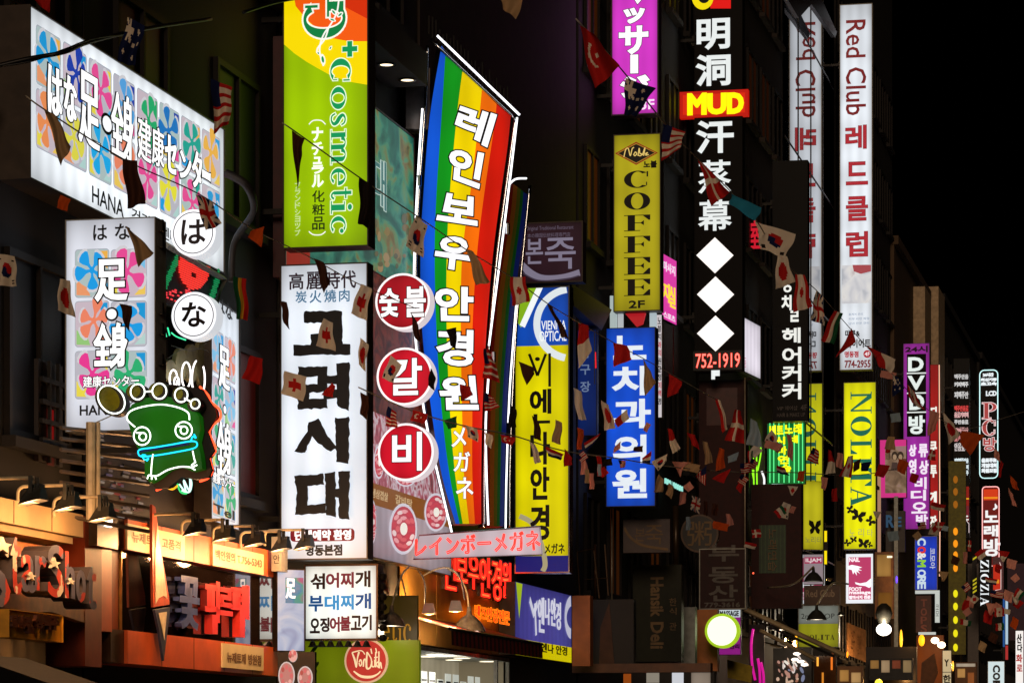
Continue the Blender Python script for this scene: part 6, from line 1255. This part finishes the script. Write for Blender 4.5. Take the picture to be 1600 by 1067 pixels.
slab('purple_board', 'dim purple board behind the dark flags at the right picture edge', 'sign', (1574, 880, 1602, 1000), 158, M('dim_purple', '3a1c34', .6))
slab('yellow_arrow_sign', 'thin sign of yellow chevrons left of the black name board', 'sign', (1519, 868, 1526, 932), 148, IRON, depth=.1, extra=tuple(('chevron', [(1520, y + 4), (1526, y), (1526, y + 3), (1520, y + 7)], E('c8b820', .8), .01, .01) for y in (868, 902, 908, 914, 920)))
slab('small_letter_board', 'dark board with faint blue letters between the pink picture box and the massage lightbox', 'sign', (1384, 798, 1414, 862), 122, M('dark_board', '2c2624'))
S = Pl('faint_letters', 'two faint blue letters under the pink picture box', 'sign', 1385, 824, D=121.5); S.letters('lettering', [('R', (1385, 805, 1396, 823)), ('E', (1398, 808, 1408, 822))], E('305878', .5), bold=.8)
S = Pl('green_led_strip', 'short tilted strip of pale green lights left of the maroon panel', 'lamp', 1038, 768, D=73, a=R(60)); mb = MB()
for i in range(9):
    u, v = S.uv(1039 + i * 3.2, 751 + i * 1.6); mb.box(u - .03, u + .03, v - .06, v + .06, 0, .03, E('a0f0e0', .9 if i != 3 else .3))
mb.build('lights', S.root)
# dark upright poles and frames between the signs
for lb, x0, y0, y1, D, r, c in (('dark upright pole right of the black lightbox', 1164, 590, 950, 76, 1.2, 'a89880'), ('pale upright pole left of the porridge board', 956, 790, 1000, 66, 1.4, '807868'), ('brown upright post between the porridge board and maroon panel', 1056, 790, 890, 68, 5, '3a2c1c'), ('steel upright edge pole right of the yellow lightbox', 893, 640, 890, 57, 1.0, 'b0b0a8'), ('dark brown post above the orange pillar', 930, 850, 940, 64, 2.0, '4a3018'), ('slim grey pole by the blue banner', 929, 520, 600, 62, .8, '88888c'), ('dim red pole right of the pink side sign', 1052, 510, 620, 70, .8, '601818')):
    o = thing('pole', lb, 'pole', P(x0, y1, D)); mb = MB(); mb.tube([(0, 0, 0), tuple(P(x0, y0, D) - P(x0, y1, D))], r * D / F, M('pole_' + c, c, .35, .4), 8); mb.build('shaft', o, True)
slab('warm_shop_window', 'warm lit shop window with dark goods at the bottom edge right of the amber pillar', 'window', (1308, 1040, 1348, 1090), 92, E('6a3c18', .4, .5), extra=(('lit_pane', (1312, 1046, 1326, 1064), E('c89048', .6, .3), .02, .02), ('lit_pane', (1330, 1050, 1345, 1066), E('e0b070', .55, .3), .02, .02), ('shelf', (1308, 1066, 1348, 1069), IRON, .03, .03)))
slab('small_lit_kiosk', 'small warm lit kiosk front at the bottom edge under the dotted strip', 'shopfront', (1492, 1034, 1526, 1090), 136, E('5a3010', .4, .5), extra=(('lit_pane', (1496, 1044, 1508, 1058), E('d8a058', .6, .3), .02, .02), ('lit_pane', (1512, 1050, 1522, 1070), E('a85c28', .6, .3), .02, .02), ('lit_sign', (1494, 1036, 1524, 1041), E('c8b8a0', .6, .2), .03, .02)))
slab('backlit_menu_boards', 'row of small backlit menu boards inside the dark shop under the white street lamp', 'sign', (1358, 1028, 1426, 1062), 111, IRON, extra=tuple(('menu_board', (1360 + i * 17, 1031, 1373 + i * 17, 1044 + 6 * (i % 2)), E(c, .5, .3), .02, .02) for i, c in enumerate(('b08040', 'c8a880', '8a3c20', 'a88c60'))))
# ------------------------------------------------------------------ cables and flag ropes
def rope(name, label, pts, r=.012, mat=None):
    q = cr([tuple(P(*p)) for p in pts], 6); o = Vector(q[0]); mb = MB(); mb.tube([tuple(Vector(p) - o) for p in q], r, mat or M('rope', 'a09888', .7), 4)
    ob = mb.build(name, None, True); ob.location = o; return tag(ob, label, 'rope' if name == 'flag_rope' else 'cable')
WIRE = M('black_cable', '080808', .5)
rope('cable', 'thick black cable bundle sagging across the top left of the flower lightbox', [(-40, 112, 30), (40, 93, 30), (100, 82, 30), (140, 66, 31), (230, 45, 33), (330, 30, 36)], .022, WIRE)
rope('cable', 'thin black cable just under the thick one on the flower lightbox', [(-40, 108, 30), (40, 98, 30), (100, 78, 30), (150, 60, 31), (220, 52, 33)], .01, WIRE)
rope('cable', 'black cable hanging in a curve right of the flower lightbox', [(352, 270, 38), (385, 290, 38), (396, 330, 38.5), (366, 380, 39), (362, 440, 39)], .05, M('grey_cable', '302c2a', .6))
rope('cable', 'cable crossing the top edge over the lime lightbox', [(380, 20, 38), (440, 2, 39), (520, -10, 40)], .02, WIRE)
rope('flag_rope', 'flag rope falling diagonally from the top centre past the black lightbox', [(900, 30, 26), (972, 110, 27), (1040, 195, 29), (1092, 250, 32), (1145, 303, 35), (1182, 345, 37), (1215, 400, 40), (1245, 428, 42), (1280, 458, 46), (1330, 515, 50), (1395, 585, 57), (1450, 640, 64), (1505, 670, 70), (1562, 655, 80), (1610, 640, 90)], .008)
rope('flag_rope', 'flag rope running from the flower lightbox past the upper white disc', [(40, 150, 22), (75, 175, 22), (195, 250, 23), (310, 303, 25), (395, 358, 27), (480, 400, 30), (563, 445, 33), (650, 482, 36)], .006)
rope('flag_rope', 'flag rope across the lime lightbox and the rainbow sign', [(440, 192, 26), (460, 205, 26), (565, 280, 28), (655, 340, 30), (728, 390, 32), (800, 434, 35), (858, 476, 37), (908, 506, 39), (960, 536, 42), (1005, 560, 44), (1055, 588, 46), (1120, 625, 50)], .006)
rope('flag_rope', 'pale nearly level flag rope below the blue lightbox characters', [(560, 605, 40), (640, 640, 41), (720, 664, 42), (800, 680, 44), (880, 704, 47), (960, 715, 50), (1040, 728, 54), (1140, 737, 58), (1240, 738, 62), (1340, 742, 68), (1420, 728, 74)], .009)
rope('flag_rope', 'short flag rope low over the small flower lightbox', [(150, 660, 33), (190, 640, 33.4), (240, 600, 34), (258, 560, 34.5)], .006)
# ------------------------------------------------------------------ flags
C_ = {'r': cloth('red', 'c02420'), 'w': cloth('white', 'e8dcc8'), 'b': cloth('navy', '16204a'), 'k': cloth('black', '201a18'), 'y': cloth('yellow', 'c89a28'), 'g': cloth('green', '1c5a38'), 'c': cloth('cyan', '2a86a8'), 'o': cloth('orange', 'd0541c'), 't': cloth('tan', 'b89870'), 'n': cloth('brown', '4a2c20'), 'p': cloth('pink', 'e09888'), 'l': cloth('light_blue', '9ab0bc')}
def dsg(d, s, t):
    if d in C_: return d
    if d == 'turkey': return 'w' if ((s - .38) ** 2 + (t - .5) ** 2 < .05 and (s - .46) ** 2 + (t - .5) ** 2 > .035) or (s - .62) ** 2 + (t - .5) ** 2 < .004 else 'r'
    if d == 'star': return 'w' if (s < .45 and t < .5 and (abs(s - .22) < .05 or abs(t - .25) < .07 or abs(s / .45 - t / .5) < .12)) or any((s - a) ** 2 + (t - b) ** 2 < .004 for a, b in ((.7, .2), (.62, .5), (.82, .45), (.72, .8), (.25, .75))) else 'b'
    if d == 'stripes': return ('b' if (s < .42 and t < .5) else 'rw'[int(t * 9) % 2])
    if d == 'cross': return 'w' if abs(s - .42) < .09 or abs(t - .5) < .1 else 'r'
    if d == 'redcross': return 'r' if (abs(s - .5) < .1 and abs(t - .5) < .32) or (abs(t - .5) < .12 and abs(s - .5) < .26) else 'w'
    if d == 'disc': return 'r' if (s - .5) ** 2 + (t - .5) ** 2 < .075 else 'w'
    if d == 'korea':
        if (s - .5) ** 2 + (t - .5) ** 2 < .055: return 'r' if t < .5 + .1 * math.sin((s - .5) * 14) else 'b'
        return 'k' if min(abs(s - .17), abs(s - .83)) < .07 and min(abs(t - .17), abs(t - .83)) < .1 and int(t * 24) % 2 else 'w'
    if d == 'maple': return 'r' if abs(s - .5) > .27 or (abs(s - .5) + abs(t - .5) < .2) else 'w'
    if d == 'union': return 'r' if abs(s - .5) < .08 or abs(t - .5) < .1 else ('w' if abs(s - .5) < .14 or abs(t - .5) < .18 or abs(abs(s - .5) - abs(t - .5)) < .1 else 'b')
    if d == 'halves': return 'r' if t < .5 else 'w'
    if d == 'tri': return 'rwb'[min(2, int(t * 3))]
    if d == 'green': return 'gyr'[min(2, int(s * 3))]
    if d == 'redgreen': return 'rwg'[min(2, int(s * 3))]
    if d == 'bands': return 'rw'[int(s * 2)]
    return 'w'
DN = {'turkey': 'red flag with a white crescent', 'star': 'navy flag with white stars', 'stripes': 'red and white striped flag', 'cross': 'red flag with a white cross', 'redcross': 'white flag with a red cross', 'disc': 'white flag with a red disc', 'korea': 'white flag with red-blue disc', 'maple': 'red and white leaf flag', 'union': 'navy flag with red and white crosses', 'halves': 'red over white flag', 'tri': 'red, white and blue flag', 'green': 'green, yellow and red flag', 'redgreen': 'red, white and green flag', 'bands': 'half red half white flag',
      'r': 'plain red flag', 'w': 'plain white flag', 'b': 'plain navy flag', 'k': 'black flag', 'y': 'yellow flag', 'g': 'green flag', 'c': 'turquoise flag', 'o': 'orange flag', 't': 'tan flag', 'n': 'brown flag', 'p': 'faded pink flag', 'l': 'pale blue flag'}
def flag(d, q, D, where, n=14):
    n = 22 if D < 34 and d in ('star', 'union', 'korea', 'turkey', 'stripes') else n
    c = [P(q[i], q[i + 1], D) for i in (0, 2, 4, 6)]; o = c[0].copy(); sz = max((c[0] - c[2]).length, .1); ph = rnd.uniform(0, 6); am = sz * .09
    mb = MB(); vs = []; tw = rnd.uniform(-.25, .25) * sz
    for j in range(n + 1):
        for i in range(n + 1):
            s, t = i / n, j / n; p = (c[0] * (1 - s) + c[1] * s) * (1 - t) + (c[3] * (1 - s) + c[2] * s) * t - o
            f_ = .35 + .65 * t; bow = math.sin(math.pi * s) * math.sin(math.pi * t)
            p = p + Vector((.05 * sz * math.sin(4.4 * t + ph) * (t * (1 - t)) * 3, am * f_ * math.sin(7.5 * s + 2.2 * t + ph) + tw * (s - .5) + .05 * sz * bow, .03 * sz * math.sin(5 * s + ph) * bow)); vs.append(p)
    for j in range(n):
        for i in range(n): mb.add([vs[j * (n + 1) + i], vs[j * (n + 1) + i + 1], vs[(j + 1) * (n + 1) + i + 1], vs[(j + 1) * (n + 1) + i]], [(0, 3, 2, 1)], C_[dsg(d, (i + .5) / n, (j + .5) / n)])
    me = mb.build('flag', None, True); me.location = o
    # weld so that the folds shade smoothly
    import bmesh
    bm = bmesh.new(); bm.from_mesh(me.data); bmesh.ops.remove_doubles(bm, verts=bm.verts, dist=1e-5); bm.to_mesh(me.data); bm.free()
    return tag(me, DN[d] + ' ' + where, 'flag', 'small flags strung across the street')
for ln in FLAGS.strip().split('\n'):
    d, q, D, where = ln.split('|'); flag(d, [float(x) for x in q.replace(' ', ',').split(',')], float(D), where)

# the denser tangle of small flags at the middle and right
ADJ = {'narrow': (.35, 1.1, 0, 1), 'slanting': (.8, .8, 35, .8), 'drooping': (.5, 1.0, 8, 1.7), 'square': (.9, .8, -6, 1), 'tilted': (.8, .7, -38, .9), 'pointed': (1.0, .9, 5, .15), 'wide': (1.3, .6, 12, .9)}
g = random.Random(77)
for zone, x0, x1, y0, y1, D0_, D1_, size, n in (('in the tangle over the maroon panel', 1040, 1165, 690, 830, 55, 60, 20, 6), ('between the yellow and blue lightboxes', 892, 948, 640, 760, 47, 50, 20, 5), ('hanging before the dark striped sign', 1172, 1260, 690, 850, 59, 62, 19, 8), ('around the pink picture box', 1370, 1470, 700, 850, 72, 78, 17, 9), ('near the dotted strip', 1470, 1530, 820, 980, 84, 90, 17, 10), ('by the right picture edge', 1536, 1600, 850, 1000, 90, 95, 18, 12), ('near the slim white lightbox foot', 1372, 1420, 560, 700, 55, 60, 20, 4)):
    seen = set()
    while len(seen) < n:
        k2 = (g.choice(list(ADJ)), g.choice(['r', 'p', 'w', 'o', 't', 'disc', 'halves', 'cross', 'stripes', 'maple', 'tri', 'redgreen', 'p', 'l']))
        if k2 in seen: continue
        seen.add(k2); w_, h_, rot_, tap = ADJ[k2[0]]; cx, cy = g.uniform(x0, x1), g.uniform(y0, y1); sz = size * g.uniform(.75, 1.15); c, s_ = math.cos(R(rot_)), math.sin(R(rot_)); q = []
        for px_, py_ in ((-.5, 0), (.5, 0), (.5 * tap, 1), (-.5 * tap, 1)): q += [cx + (px_ * w_ * c - py_ * h_ * s_) * sz, cy + (px_ * w_ * s_ + py_ * h_ * c) * sz]
        flag(k2[1], q, g.uniform(D0_, D1_), k2[0] + ' ' + zone, 10)
# empty steel sign frames below the dim blue banner
S = Pl('sign_frame', 'bare steel sign frame of crossed posts standing right of the yellow lightbox foot', 'frame', 905, 935, D=63)
mb = MB()
for x0, y0, x1, y1, r in ((902, 862, 908, 935, 1.2), (928, 858, 938, 935, 1.6), (945, 850, 952, 930, 1.6), (902, 862, 930, 857, 1.0), (914, 905, 950, 903, .9)): mb.tube([(*S.uv(x0, y0), 0), (*S.uv(x1, y1), .1)], r * S.k, M('brown_steel', '4a3828'), 6)
mb.build('posts', S.root)
